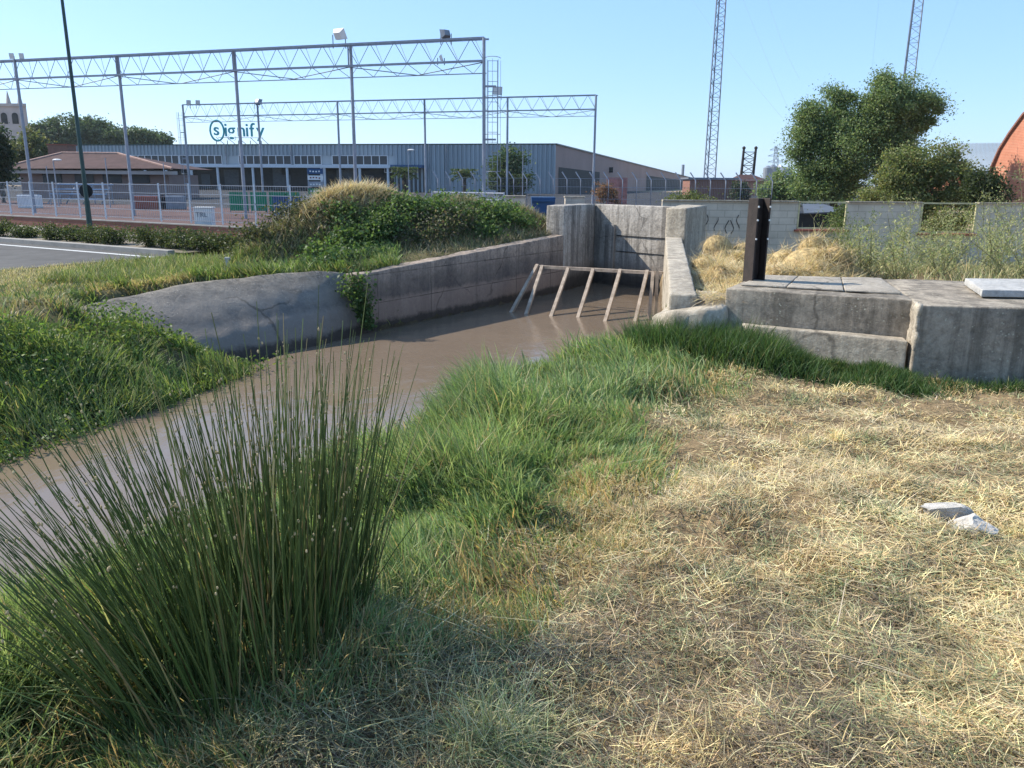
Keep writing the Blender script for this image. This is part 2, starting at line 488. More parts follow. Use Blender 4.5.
# ------------------------------------------------------------------ terrain
WATER = -1.0
XLy = np.array([-30, -6, 0, 4, 7.03, 8.1, 9.6, 10.4, 11.3, 13.65, 19.6, 21.5, 22.5])
XLx = np.array([-20, -11, -7.6, -6.0, -4.76, -4.38, -3.87, -3.63, -3.4, -2.62, 1.22, 2.15, 2.6])
XRy = np.array([-30, -6, 0, 2, 3.5, 4.7, 5.6, 7.2, 8.3, 9.4, 12, 17.8, 22.5])
XRx = np.array([-14, -6, -3.6, -2.9, -2.3, -1.75, -1.35, -.75, .1, 1.75, 2.3, 3.35, 4.0])
WLy = np.array([-30, 5, 9, 11, 11.65, 12.55, 13.3, 13.7, 14])
WLx = np.array([2.4, 2.4, 2.3, 2.35, 2.3, 1.95, 1.2, .5, .3])

def sstep(t):
    t = np.clip(t, 0, 1); return t * t * (3 - 2 * t)

BL = [(-3.1, 18.2, 1.62, 1.7, 1.15), (-1.2, 19.6, 1.0, 1.1, .8), (.0, 21.0, .75, .9, .7), (-4.9, 16.0, .62, .8, .6), (-4.0, 16.9, .75, .9, .75)]
def hz(x, y):
    x = np.asarray(x, float); y = np.asarray(y, float)
    xl = np.interp(y, XLy, XLx); xr = np.interp(y, XRy, XRx); wl = np.interp(y, WLy, WLx)
    bed = -1.0 - .7 * sstep(np.minimum(x - xl, xr - x) / .8) - .08
    # right side
    dr = x - xr
    zr = .02 * (fbm(x, y, 1.5, 3) - .5) * 4 * sstep((6 - np.abs(y - 3)) / 4) - .15 * sstep((y - 3.5) / 3.5)
    zr = zr + .36 * sstep((y - 8.6) / 1.2) * sstep((x - 1.5) / .8) - .75 * sstep((y - 13) / 3.5)
    zr = zr + .24 * sstep((y - 22) / 4)
    wr = np.interp(y, [0, 6, 8, 9.5, 10], [1.15, 1.0, .8, .3, .05])
    right = -1.08 + (zr + 1.08) * sstep(dr / wr * .5 + .5 * np.clip(dr / wr, 0, 1) ** .7)
    # left side
    dl = xl - x
    crest = np.interp(y, [0, 9, 11, 12.5, 13.8, 19.6], [-.02, -.02, -.08, .0, .02, .35])
    over = np.maximum(dl - wl, 0)
    zl = crest - (crest + .3) * sstep((over - .6) / 2.6)
    for bx, by, h, sa, sc in BL:
        u = (x - bx) * .6 + (y - by) * .8; v = -(x - bx) * .8 + (y - by) * .6
        zl = zl + h * np.exp(-(u / sa) ** 2 - (v / sc) ** 2) * sstep((dl - .2) / .5)
    prof = sstep(np.clip(dl / wl, 0, 1)) * .45 + .55 * np.clip(dl / wl, 0, 1) ** .8
    sag = np.interp(y, [10.6, 11.6, 13.6, 14.2], [0, -.45, -.45, 0]) * np.clip(1 - np.clip((dl - wl) / .5, 0, 1), 0, 1)
    zl = zl + (fbm(x, y, .85, 15, 2) - .5) * .5 * ((dl > 0) & (y < 11.3)) * np.clip(dl / .5, 0, 1) * np.clip((3.0 - dl) / .8, 0, 1)
    left = -1.08 + (zl + 1.08) * prof + sag * (dl > 0)
    z = np.where((x > xl) & (x < xr), bed, np.where(x >= xr, right, left))
    endz = -.3
    z = np.where((y > 22.0) & (x > -3), endz + (z - endz) * np.clip(1 - (y - 22.0) / .4, 0, 1), z)
    bumps = (fbm(x, y, .5, 8) - .5) * .06 * (np.hypot(x, y) < 30) + (fbm(x, y, .42, 12, 2) - .5) * .15 * ((x > xr) & (y < 7.5)) * np.clip((x - xr) / 1.5, 0, 1)
    return z + np.where((x > xl - .1) & (x < xr + .1), 0, bumps)

def axis(lo_d, hi_d, step, lo, hi, g=1.22):
    a = list(np.arange(lo_d, hi_d + 1e-6, step))
    s = step
    while a[-1] < hi: s *= g; a.append(a[-1] + s)
    s = step
    while a[0] > lo: s *= g; a.insert(0, a[0] - s)
    return np.array(a)

GX = axis(-10, 8, .11, -700, 700); GY = axis(.5, 23.5, .11, -200, 900)
gx, gy = np.meshgrid(GX, GY)
gz = hz(gx, gy)
nx, ny = len(GX), len(GY)
gv = np.stack([gx, gy, gz], -1).reshape(-1, 3)
ii = (np.arange(ny - 1)[:, None] * nx + np.arange(nx - 1)[None, :]).ravel()
gl = np.stack([ii, ii + 1, ii + nx + 1, ii + nx], 1).ravel()
soil_dry = np.array([.24, .18, .11]); soil_green = np.array([.07, .085, .03]); soil_far = np.array([.30, .24, .18]); mudc = np.array([.06, .045, .035])
X, Y, Z = gv[:, 0], gv[:, 1], gv[:, 2]
xl = np.interp(Y, XLy, XLx); xr = np.interp(Y, XRy, XRx)
def green_edge(y):   # x of the limit between lush bank grass and mown ground on the near side
    return np.interp(y, [1, 2.0, 2.4, 2.8, 3.4, 4.2, 5.2, 6.3, 7.2, 8.5], [-1.0, -.88, -.6, -.12, .45, .85, 1.05, 1.45, 2.0, 2.6])
gm = sstep((green_edge(Y) - X + (fbm(X, Y, .8, 4) - .5) * 1.2) / .5)[:, None]
gc = soil_dry * (1 - gm) + soil_green * gm
lm = ((X < xl) & (Y < 30))[:, None]
gc = np.where(lm, soil_green * .55 + soil_dry * .35, gc)
farm = sstep((np.hypot(X, Y) - 20) / 8)[:, None]
gc = gc * (1 - farm) + soil_far * farm
wet = sstep((-.75 - Z) / .25)[:, None]
gc = gc * (1 - wet) + mudc * wet
ground = raw_mesh('ground', gv, gl, np.arange(len(ii)) * 4, None, M['ground'], None, None, gc)
ground.data.polygons.foreach_set('use_smooth', [True] * len(ground.data.polygons))
tag(ground, kind='structure')

# water sheet: follows the banks
wy = np.concatenate([np.arange(-28, 22.3, .5), [22.2]])
wv = []; wf = []
for i, y in enumerate(wy):
    a, b = np.interp(y, XLy, XLx) - .35, np.interp(y, XRy, XRx) + .3
    wv += [(a, y, WATER), (b, y, WATER)]
    if i: wf.append((2 * i - 2, 2 * i - 1, 2 * i + 1, 2 * i))
w = MB(); w.add(wv, wf)
tag(w.build('water', M['water']), kind='structure')

# ------------------------------------------------------------------ canal concrete
inn = [Vector((-2.62, 13.7, 0)), Vector((1.22, 19.6, 0))]
nl = Vector((-.837, .547, 0)) * .34
o = rough_solid('canal_wall', M['wall_conc'], [inn[0], inn[1], inn[1] + nl, inn[0] + nl], -1.9, [.03, .36, .36, .03], cell=.2, amp=.02)
tag(o, 'long stained concrete canal side wall below the brambly mound, rising towards the sluice chamber', 'canal wall')
o = rough_solid('chamber_wall', M['chamber'], [(1.23, 19.61), (2.15, 21.5), (1.75, 21.75), (.8, 19.88)], -1.9, 1.05, cell=.2, amp=.012)
tag(o, 'shaded left side wall of the sluice chamber with vertical formwork marks', 'chamber wall')
o = thing('chamber_back_wall', 'pale streaked concrete end wall closing the sluice chamber, iron fence behind it', 'chamber wall', (3.1, 20.9, -1.9))
rough_solid('wall_slab', M['chamber'], [(2.04, 21.62), (3.95, 19.6), (4.1, 19.8), (2.2, 21.8)], -1.9, 1.045, parent=o, loc=(3.1, 20.9, -1.9), cell=.2, amp=.01)
d = Vector((.687, -.727, 0)); nb = Vector((-.727, -.687, 0)) * .09
p0 = Vector((2.07, 21.59, 0)) + d * .55; p1 = p0 + d * .3
rough_solid('pilaster', M['chamber'], [p0 + nb, p1 + nb, p1 + nb * .1, p0 + nb * .1], -1.9, .55, parent=o, loc=(3.1, 20.9, -1.9), cell=.2, amp=.004, edge=.01)
a = Vector((2.05, 21.6, 0)); b_ = Vector((3.9, 19.65, 0))
for zz in (.28, -.12):
    g = MB(); q0, q1 = a + nb * .08 + d * .9, b_ + nb * .08
    g.tube([(q0.x, q0.y, zz), (q1.x, q1.y, zz)], .012, 4); g.build('formwork_joint', M['dark'], o)
o = rough_solid('channel_wall', M['conc'], [(1.68, 8.55), (1.96, 8.49), (3.68, 17.72), (3.36, 17.95)], -1.9, .45, cell=.16, amp=.012, edge=.025)
tag(o, 'narrow flat-topped concrete wall running from the straw towards the sluice chamber', 'channel wall')
o = rough_solid('chamber_pier', M['conc'], [(3.74, 17.66), (4.8, 20.3), (4.25, 20.75), (3.36, 17.99)], -1.9, 1.07, cell=.16, amp=.015, edge=.03)
tag(o, 'taller concrete pier at the right of the sluice chamber, one side dark and stained', 'pier')
o = rough_solid('concrete_apron', M['conc'], [(1.5, 8.6), (1.66, 8.22), (1.98, 8.1), (2.2, 8.2), (2.5, 8.9), (2.1, 9.3)], -1.2, [.2, .3, .35, .37, .4, .41], cell=.1, amp=.03, edge=.05)
tag(o, 'low rounded concrete footing where the narrow channel wall meets the tall grass', 'footing')

# rounded lining on the far bank
top = np.array([(-6.4, 10.5, -.32), (-5.9, 11.25, -.14), (-5.3, 12.1, -.03), (-4.7, 12.75, .03), (-4.0, 13.3, .06), (-3.4, 13.7, .08), (-2.95, 13.95, .05), (-2.72, 13.98, .0)])
bot = np.array([(-4.2, 8.6, -1.5), (-3.85, 9.7, -1.5), (-3.6, 10.6, -1.5), (-3.36, 11.4, -1.5), (-3.12, 12.2, -1.5), (-2.9, 12.9, -1.5), (-2.7, 13.5, -1.5), (-2.62, 13.7, -1.5)])
for i_ in range(5):
    bot[i_, :2] = bot[i_, :2] * (1 - .1 * (5 - i_)) + top[i_, :2] * .1 * (5 - i_)
nu, nv = 120, 60
tu = np.linspace(0, 7, nu)
T = np.stack([np.interp(tu, range(8), top[:, k]) for k in range(3)], 1)
B = np.stack([np.interp(tu, range(8), bot[:, k]) for k in range(3)], 1)
back = (T - B); back[:, 2] = 0; back /= np.maximum(np.linalg.norm(back, axis=1)[:, None], .3)
V = []
for i in range(nu):
    for j in range(-5, nv):
        if j < 0:
            p = T[i] + back[i] * (.14 * -j) + np.array([0, 0, -.012 * j * j])
        else:
            v = j / (nv - 1); hh = .55 * math.sin(v * PI / 2) + .45 * v; vv = .6 * (1 - math.cos(v * PI / 2)) + .4 * v
            p = T[i] * (1, 1, 0) * (1 - hh) + B[i] * (1, 1, 0) * hh + np.array([0, 0, T[i][2] * (1 - vv) + B[i][2] * vv])
        q = Vector(p)
        p = p + np.array([0, 0, 1]) * (.035 * mnoise.noise(q * 1.3) + .015 * mnoise.noise(q * 4))
        if j > 0:
            v = j / (nv - 1); st = .03 * (1 / (1 + math.exp(-(v - .5 - .04 * mnoise.noise(Vector((i * .3, 0, 0)))) * 60)))
            p = p - back[i] * st
        V.append(p)
rows = nv + 5
mb = MB(); mb.add(V, [(i * rows + j, i * rows + j + 1, (i + 1) * rows + j + 1, (i + 1) * rows + j) for i in range(nu - 1) for j in range(rows - 1)])
o = mb.build('bank_lining', M['lining'], loc=(-4.5, 12, -1), smooth=True)
s = o.modifiers.new('thick', 'SOLIDIFY'); s.thickness = .12; s.offset = -1
tag(o, 'smooth rounded grey concrete lining on the far bank beside the water', 'bank lining')

# leaning timber rack across the channel
o = thing('timber_rack', 'row of leaning timber props under a horizontal rail across the channel', 'timber rack', (1, 16, -1))
ra, rb = at(535, 266.5, 17.6), at(655, 273, 16.2)
mb = MB(); mb.tube([ra, rb], .045, 4); mb.build('rail', M['timber'], o)
ra2, rb2 = ra + Vector((.2, .22, -.02)), rb + Vector((.2, .22, -.02))
mb = MB(); mb.tube([ra2.lerp(rb2, .3), rb2], .035, 4); mb.build('rail', M['timber'], o)
for (tx, ty, bx, by) in ((537, 266, 511, 313), (542, 267, 526, 315), (568, 269, 551, 317), (593, 270, 578, 318), (620, 271, 605, 322), (647, 272, 635, 322), (653, 273, 649, 320), (657, 273, 655.5, 318)):
    f = (tx - 535) / 120
    tp = at(tx, ty, 17.55 * (1 - f) + 16.15 * f); bt = pz(bx, by, -1.02)
    mb = MB(); dirv = (bt - tp).normalized()
    mb.tube([tp - dirv * .03, bt + dirv * .25], .047, 4); mb.build('prop', M['timber'], o)

# concrete blocks on the near side
o = rough_solid('concrete_block', M['conc_dark'], [(2.21, 8.28), (3.82, 7.5), (4.34, 9.22), (2.85, 9.42)], -.6, .545, cell=.09, amp=.009, edge=.014)
tag(o, 'dark lichen-specked concrete block beneath the cover slabs and rusty post', 'concrete block')
o = rough_solid('concrete_block', M['conc_dark'], [(3.68, 7.2), (6.6, 6.7), (7.6, 8.75), (4.27, 9.22), (3.76, 7.48)], -.6, .55, cell=.09, amp=.01, edge=.016)
tag(o, 'larger streaked concrete block under the pale thin slab, with a chipped corner', 'concrete block')
rough_solid('chipped_edge', M['conc'], [(3.672, 7.205), (3.705, 7.187), (3.8, 7.5), (3.775, 7.53)], .12, .548, parent=o, loc=(3.72, 7.3, .12), cell=.03, amp=.02, edge=.015, freq=9)
o = rough_solid('concrete_ledge', M['conc'], [(2.4, 8.06), (3.66, 7.28), (3.72, 7.5), (2.35, 8.2)], -.5, .2, cell=.08, amp=.009, edge=.014)
tag(o, 'low concrete ledge along the foot of the dark concrete block', 'ledge')
def quad_slab(c00, c10, c11, c01): return [c00, c10, c11, c01]
fl, fr, rr, rl = Vector((2.42, 8.5)), Vector((3.82, 7.86)), Vector((4.2, 9.15)), Vector((2.93, 9.38))
labs = ['left cover slab on the dark concrete block, against the rusty post', 'middle cover slab on the dark concrete block', 'right cover slab on the dark concrete block, nearest the pale slab']
cuts = [(0, .296), (.303, .66), (.667, 1)]
for (u0, u1), lb in zip(cuts, labs):
    f0, f1 = fl.lerp(fr, u0), fl.lerp(fr, u1); r0, r1 = rl.lerp(rr, u0), rl.lerp(rr, u1)
    o = rough_solid('cover_slab', M['conc_grey'], [f0, f1, r1, r0], .5465 + random.uniform(0, .004), .568 + random.uniform(0, .006), cell=.08, amp=.006, edge=.008)
    tag(o, lb, 'slab', 'concrete cover slabs')
a_, b2, = pz(981, 297, .565), pz(964, 284.5, .565)
o = rough_solid('pale_slab', M['conc_pale'], [a_.xy, a_.xy + Vector((1.6, -.12)), b2.xy + Vector((1.9, -.12)), b2.xy], .566, .635, cell=.08, amp=.004, edge=.008)
tag(o, 'thin pale concrete slab lying on the larger block', 'slab')

# rusty steel post : I section with bolt holes
pb = Vector((2.66, 8.86, .55)); H_ = .93; rz = .35
o = thing('steel_post', 'dark rusty steel beam standing upright on the concrete block', 'post', pb)
def loc2(u, v, z): return (pb.x + u * math.cos(rz) - v * math.sin(rz), pb.y + u * math.sin(rz) + v * math.cos(rz), z)
c, s_ = math.cos(rz), math.sin(rz)
mb = MB()
for u in (-.075, .075):
    mb.box(loc2(u, 0, .52 + H_ / 2), (.02, .17, H_), rz)
mb.box(loc2(0, .03, .52 + H_ / 2), (.129, .016, H_ - .01), rz)
mb.build('beam', M['rust'], o, bevel=.003)
for z in (1.36, 1.22, 1.02):
    for u in (-.075, .075):
        q = loc2(u, -.0855, z)
        mb = MB(); mb.tube([q, loc2(u, -.092, z)], .011, 8); mb.build('bolt_hole', M['white'] if random.random() < .8 else M['rust'], o)

# ------------------------------------------------------------------ block wall with two framed openings
WY = 22.0
def wx(px): return at(px, 204, WY).x
ztop = at(850, 202.5, WY).z
wl0, wl1 = wx(662), wx(1250)
ops = [(wx(798), wx(847), at(820, 229, WY).z), (wx(921), wx(977), at(950, 233, WY).z)]
o = thing('block_wall', 'grey concrete block wall with two framed openings along its top', 'wall', ((wl0 + wl1) / 2, WY, -.4))
mb = MB()
edges = [wl0] + [e for op in ops for e in op[:2]] + [wl1]
for i in range(0, len(edges), 2):
    mb.box(((edges[i] + edges[i + 1]) / 2, WY, (ztop - .5) / 2), (edges[i + 1] - edges[i], .1, ztop + .5))
for (x0, x1, zs) in ops:
    mb.box(((x0 + x1) / 2, WY, (zs - .56) / 2), (x1 - x0, .1, zs + .44))
mb.build('masonry', M['blockwall'], o)
mb = MB()
for i in range(0, len(edges), 2):
    mb.box(((edges[i] + edges[i + 1]) / 2, WY, ztop + .018), (edges[i + 1] - edges[i] - .01, .22, .03))
mb.build('coping', M['conc'], o)
for (x0, x1, zs) in ops:
    fr = MB(); r = .022
    for q0, q1 in (((x0 + r, ztop), (x1 - r, ztop)), ((x0 + r, zs + r), (x1 - r, zs + r)), ((x0 + r, zs + r), (x0 + r, ztop)), ((x1 - r, zs + r), (x1 - r, ztop))):
        fr.bar((q0[0], WY - .045, q0[1]), (q1[0], WY - .045, q1[1]), r + .006)
    fr.build('opening_frame', M['yellow'], o)
    mb = MB(); mb.box(((x0 + x1) / 2, WY - .02, zs - .035), (x1 - x0 + .12, .3, .05)); mb.build('sill', M['sill'], o)
# dark loops sprayed on the wall
for i, px in enumerate((707, 717, 728, 739, 703, 733)):
    mb = MB(); x = wx(px); z0 = ztop - .35 - .07 * (i % 3)
    pts = [(x + .05 * math.sin(k * .9 + i), WY - .056, z0 - .07 * k) for k in range(6)]
    mb.tube(pts, .011, 4); mb.build('paint_mark', M['dark'], o)

# ------------------------------------------------------------------ straw heaps
def heap(name, label, lobes, n, cols, group='heaps of cut straw', body=(.4, .3, .15)):
    cx, cy = np.mean([l[0] for l in lobes]), np.mean([l[1] for l in lobes])
    t = thing(name, label, 'straw heap', (cx, cy, float(hz(cx, cy))), group)
    extra = []
    for l in lobes:
        for k in range(5):
            a = random.uniform(0, 2 * PI); q = random.uniform(.45, 1.0); sz = random.uniform(.22, .5)
            extra.append((l[0] + math.cos(a) * l[3] * q, l[1] + math.sin(a) * l[4] * q, l[2] + l[5] * (1 - q * q) * random.uniform(.5, 1), l[3] * sz, l[4] * sz, l[5] * sz * 1.1))
    lobes = [(l[0], l[1], l[2], l[3] * .9, l[4] * .9, l[5] * .85) for l in lobes] + extra
    mb = MB()
    for l in lobes:
        mb.ball(l[:3], tuple(x * .9 for x in l[3:]), 16, 10)
    b = mb.build('packed_straw', plain('packed_straw', body, .95, 0, .5, 14, .8), t, smooth=True)
    pts = []
    for l in lobes:
        m = int(n / len(lobes))
        dv = rng.normal(size=(m, 3)); dv[:, 2] = np.abs(dv[:, 2]); dv /= np.linalg.norm(dv, axis=1)[:, None]
        pts.append(np.array(l[:3]) + dv * np.array(l[3:]) * rng.uniform(.84, 1.1, (m, 1)))
    pts = np.concatenate(pts); m = len(pts)
    blades('loose_straw', pts, rng.uniform(.1, .45, m), .007, rng.uniform(0, 2 * PI, m), rng.normal(1.58, .28, m), rng.normal(.1, .5, m),
           tints(m, cols, .3), M['straw'], 2, t)
    return t
STRAWC = [(.68, .53, .25), (.74, .6, .33), (.56, .42, .2), (.6, .52, .33), (.36, .27, .14)]
heap('straw_heap', 'golden straw spread behind the narrow channel wall, left of the rusty post',
     [(2.9, 10.3, .14, .36, .9, .26), (3.4, 12.9, .1, .5, .7, .36), (3.1, 11.6, .12, .3, .6, .38), (3.75, 13.8, -.05, .5, .6, .5), (3.5, 11.9, .1, .35, .5, .3), (2.7, 9.5, .2, .25, .4, .16)], 15000, STRAWC)
heap('straw_heap', 'greyish straw tuft heaped against the dark side of the concrete pier',
     [(4.4, 16.2, -.15, .7, .8, .62), (5.1, 16.6, -.2, .8, .7, .55)], 4500, [(.4, .33, .2), (.47, .4, .26), (.3, .24, .14), (.25, .19, .11)])
heap('straw_heap', 'tallest heap of golden straw behind the cover slabs, right of the rusty post',
     [(4.0, 12.0, .15, .7, .6, .38), (4.7, 12.7, .22, .6, .6, .55), (3.6, 11.2, .15, .5, .5, .28), (5.1, 12.4, .1, .5, .5, .42), (4.35, 11.5, .15, .5, .4, .32)], 13000, STRAWC)

m = 20000; a = rng.random(m); x = 2.25 + rng.random(m) * 1.5 + .12 * a * 5; y = 8.95 + a * 6; y[:350] = rng.uniform(8.3, 8.9, 350); x[:350] = rng.uniform(2.0, 2.35, 350); zz = np.where(y < 9.0, .405, hz(x, y) + .02)
kp = x > 2.05 + .175 * (y - 8.1); kp[:350] = True; x, y, zz = x[kp], y[kp], zz[kp]; m = len(x)
blades('straw', np.stack([x, y, zz + rng.random(m) * .03], 1), rng.uniform(.08, .35, m), .007, rng.uniform(0, 2 * PI, m), rng.normal(1.5, .15, m), rng.normal(.1, .25, m), tints(m, STRAWC, .3), M['straw'], 2)
tag(bpy.data.objects['straw'], 'loose straw strewn behind the narrow channel wall and over its footing', 'straw', kind='stuff')

# ------------------------------------------------------------------ rocks
def rock(label, c, r, seed):
    bm = bmesh.new(); bmesh.ops.create_icosphere(bm, subdivisions=4, radius=1)
    for v in bm.verts:
        q = v.co.copy()
        for k in range(7):
            rnd = random.Random(seed * 13 + k); nrm = Vector((rnd.uniform(-1, 1), rnd.uniform(-1, 1), rnd.uniform(-.4, 1))).normalized()
            e = q.dot(nrm) - rnd.uniform(.5, .75)
            if e > 0: q -= nrm * e
        q += q.normalized() * (.1 * mnoise.noise(q * 3 + Vector((seed, 0, 0))) + .05 * mnoise.noise(q * 8))
        v.co = Vector((q.x * r[0], q.y * r[1], q.z * r[2]))
    me = bpy.data.meshes.new('rock'); bm.to_mesh(me); bm.free(); me.materials.append(M['rock'])
    me.polygons.foreach_set('use_smooth', [False] * len(me.polygons))
    o = bpy.data.objects.new('rock', me); COL.objects.link(o); o.location = c; o.rotation_euler = (0.1, -.1, -.4)
    return tag(o, label, 'rock', 'pale rocks lying on the mown grass')
p = pz(937, 508, .05); rock('long pale rock half buried in the mown grass', (p.x + .03, p.y, .03), (.13, .06, .06), 3)
p = pz(972, 521, .05); rock('squarish pale rock with a dark end on the mown grass', (p.x, p.y, .03), (.12, .08, .065), 8)

# ------------------------------------------------------------------ road, kerb, pavement, red court
rd = Vector((.8655, -.501)); rn = Vector((.501, .8655))   # along the road / away from the camera
e0 = Vector((-8.37, 19.37))
def rp(u, v): q = e0 + rd * u + rn * v; return (q.x, q.y)
def strip(name, mat, u0, u1, v0, v1, z, steps=20, bend=0.0):
    vs = []; fs = []
    for i in range(steps + 1):
        u = u0 + (u1 - u0) * i / steps
        sh = bend * max(u - .5, 0) ** 2
        a, b = rp(u, v0 + sh), rp(u, v1 + sh)
        vs += [(*a, z), (*b, z)]
        if i: fs.append((2 * i - 2, 2 * i, 2 * i + 1, 2 * i - 1))
    mb = MB(); mb.add(vs, fs)
    return tag(mb.build(name, mat), kind='structure')
# terrain under road is about -0.30 (+-0.03)
strip('road', M['asphalt'], -150, -.45, -6.3, .55, -.262)
strip('road_marking', M['line'], -150, -.45, -.06, .1, -.257)
for k in range(8): strip('lane_marking', M['line'], -8.2 - 9 * k, -4.6 - 9 * k, -3.3, -3.18, -.257, 2)
mb = MB()
def kerb_run(u0, u1, v0, v1, z0, z1):
    q = [rp(u0, v0), rp(u1, v0), rp(u1, v1), rp(u0, v1)]; mb.prism(q, z0, z1)
kerb_run(-150, -.6, .55, .75, -.5, -.14); tag(mb.build('kerb', M['kerb'], bevel=.01), kind='structure')
strip('verge', plain('bare_verge', (.2, .17, .13), .95, 0, .3, 1.2, .4), -150, -.3, .75, 2.6, -.2)
strip('pavement', M['path'], -150, 1.8, 2.6, 5.0, -.19)
strip('court', M['court'], -150, 6, 5.35, 24, -.22)
strip('yard', plain('dark_yard', (.035, .035, .037), .9, 0, .3, .6), -160, 10, 24, 150, -.215)

# low red wall with metal fence on it
VW = 5.2
lw = thing('low_wall', 'low red brick wall with a pale coping under the metal fence', 'wall', (*rp(-5, VW), -.3))
mb = MB(); mb.prism([rp(-60, VW - .1), rp(0, VW - .1), rp(0, VW + .1), rp(-60, VW + .1)], -.4, .12); mb.build('masonry', M['redwall'], lw)
mb = MB(); mb.prism([rp(-60, VW - .13), rp(0, VW - .13), rp(0, VW + .13), rp(-60, VW + .13)], .123, .16); mb.build('coping', M['kerb'], lw)
fn = thing('metal_fence', 'white metal mesh fence on the low red brick wall by the road', 'fence', (*rp(-5, VW), .2))
u = -58.0; posts = []
while u < 0:
    mb = MB(); a = rp(u, VW); mb.bar((*a, .2), (*a, 1.45), .03); mb.build('post', M['white_paint'], fn); posts.append(u); u += 1.5
mb = MB()
for z in (1.4, 1.12, .84, .56, .28):
    mb.bar((*rp(-58, VW), z), (*rp(-.1, VW), z), .014)
mb.build('rails', M['galv'], fn)
mb = MB(); u = -58
while u < -.1:
    a = rp(u, VW + .012); mb.bar((*a, .24), (*a, 1.4), .006, 3); u += .1
mb.build('mesh_wires', M['galv'], fn)

cb = rp(-.9, VW - .0)
kk = ray(205, 215); kk = kk[0] / kk[1]; q0 = Vector(rp(0, VW + .45)); uu = (kk * q0.y - q0.x) / (rd.x - kk * rd.y); qq = rp(uu, VW + .45)
pc = at(205, 221, qq[1]); ctop = at(205, 208, qq[1]).z; cw = 17 * qq[1] / FPX
t = thing('utility_cabinet', 'white utility cabinet with grey scrawl standing by the metal fence', 'cabinet', (pc.x, pc.y, -.25))
mb = MB(); mb.box((pc.x, pc.y, (ctop - .25) / 2), (cw, .35, ctop + .25)); mb.build('body', M['white'], t, bevel=.01)
mb = MB(); mb.box((pc.x, pc.y, ctop + .018), (cw + .05, .4, .03)); mb.build('lid', M['white'], t)

def text_mesh(name, body, size, mat, origin, parent, depth=.05, rz=0.0, bold=0.0):
    cu = bpy.data.curves.new(name, 'FONT'); cu.body = body; cu.size = size; cu.extrude = depth; cu.offset = bold
    tmp = bpy.data.objects.new(name + '_tmp', cu); COL.objects.link(tmp)
    bpy.context.view_layer.update()
    me = bpy.data.meshes.new_from_object(tmp.evaluated_get(bpy.context.evaluated_depsgraph_get()))
    bpy.data.objects.remove(tmp); bpy.data.curves.remove(cu)
    me.name = name; me.materials.clear(); me.materials.append(mat)
    o = bpy.data.objects.new(name, me); COL.objects.link(o); o.parent = parent
    o.location = Vector(origin) - wloc(parent); o.rotation_euler = (PI / 2, 0, rz)
    return o
text_mesh('scrawl', 'TRL', .22, M['galv_dark'], (pc.x - .22, pc.y - .183, ctop - .28), t, .003)

# ------------------------------------------------------------------ lamp post by the hedge
lb = pz(91, 236, -.19)
o = thing('lamp_post', 'tall dark green lamp post behind the hedge, a round sign on it', 'lamp post', lb)
mb = MB(); tops = Vector((lb.x - .04, lb.y, 9.6))
mb.tube([lb, (lb.x, lb.y, .9)], [.085, .08], 12); mb.build('base_sleeve', M['green_post'], o, smooth=False)
mb = MB(); mb.tube([(lb.x, lb.y, .9), tops], [.066, .036], 12); mb.build('pole', M['green_post'], o)
mb = MB(); mb.tube([tops, tops + Vector((.3, -.6, .25)), tops + Vector((.6, -1.3, .3))], .03, 8); mb.build('arm', M['green_post'], o)
mb = MB(); mb.ball(tops + Vector((.7, -1.55, .28)), (.16, .32, .07), 12, 8); mb.build('lamp_head', M['galv'], o)
sc_ = at(86, 191, lb.y + .12)
mb = MB(); mb.tube([sc_ + Vector((0, -.012, 0)), sc_ + Vector((0, .012, 0))], .21, 24); mb.build('round_sign', M['dark'], o)

# ------------------------------------------------------------------ gantries
def gantry(label, feet, ztops, zb, chords, head_r=.07):
    t = thing('steel_gantry', label, 'gantry', (feet[0].x, feet[0].y, zb), 'steel lattice gantries')
    for f, zt in zip(feet, ztops):
        mb = MB(); mb.tube([(f.x, f.y, zb), (f.x, f.y, zt)], [head_r * 1.15, head_r], 8); mb.build('post', M['galv'], t)
    mb = MB(); A, Bq = feet[0], feet[-1]
    ext = (A - Bq).normalized(); A = A + ext * chords[3]; n = int((Bq - A).length / 1.15)
    za, zb2 = ztops[0], ztops[-1]
    back = Vector((.35, .9, 0)).normalized() * .5
    P = lambda f, dz, bk=0: Vector((A.x + (Bq.x - A.x) * f, A.y + (Bq.y - A.y) * f, za + (zb2 - za) * f + dz)) + back * bk
    d1, d2 = chords[0], chords[1]
    mb.bar(P(0, 0), P(1, 0), .055); mb.bar(P(0, .02, 1), P(1, .02, 1), .045); mb.bar(P(0, -d1), P(1, -d1), .06); mb.bar(P(0, -d2, .5), P(1, -d2, .5), .026)
    mb.build('chords', M['galv'], t)
    mb = MB()
    for i in range(n):
        f0, f1, f2 = i / n, (i + .5) / n, (i + 1) / n
        mb.bar(P(f0, -d1), P(f1, 0), .017, 3); mb.bar(P(f1, 0), P(f2, -d1), .017, 3)
        mb.bar(P(f0, -d1), P(f1, -d2, .5), .014, 3); mb.bar(P(f1, -d2, .5), P(f2, -d1), .014, 3)
        mb.bar(P(f1, 0, 1), P(f2, -d1, .2), .012, 3)
    for fi in range(len(feet)):
        f = (feet[fi] - A).length / (Bq - A).length; e = 3.2 / (Bq - A).length
        for sg in (-1, 1):
            if 0 < f + sg * e < 1: mb.bar(P(f, -d1 - .05), P(f + sg * e, -d2, .5), .022, 3)
        mb.bar(P(f, 0), P(f, -d1), .035)
    mb.build('lattice', M['galv_dark'], t)
    return t, P
YG = [43.0, 41.1, 39.0, 37.2, 35.0]
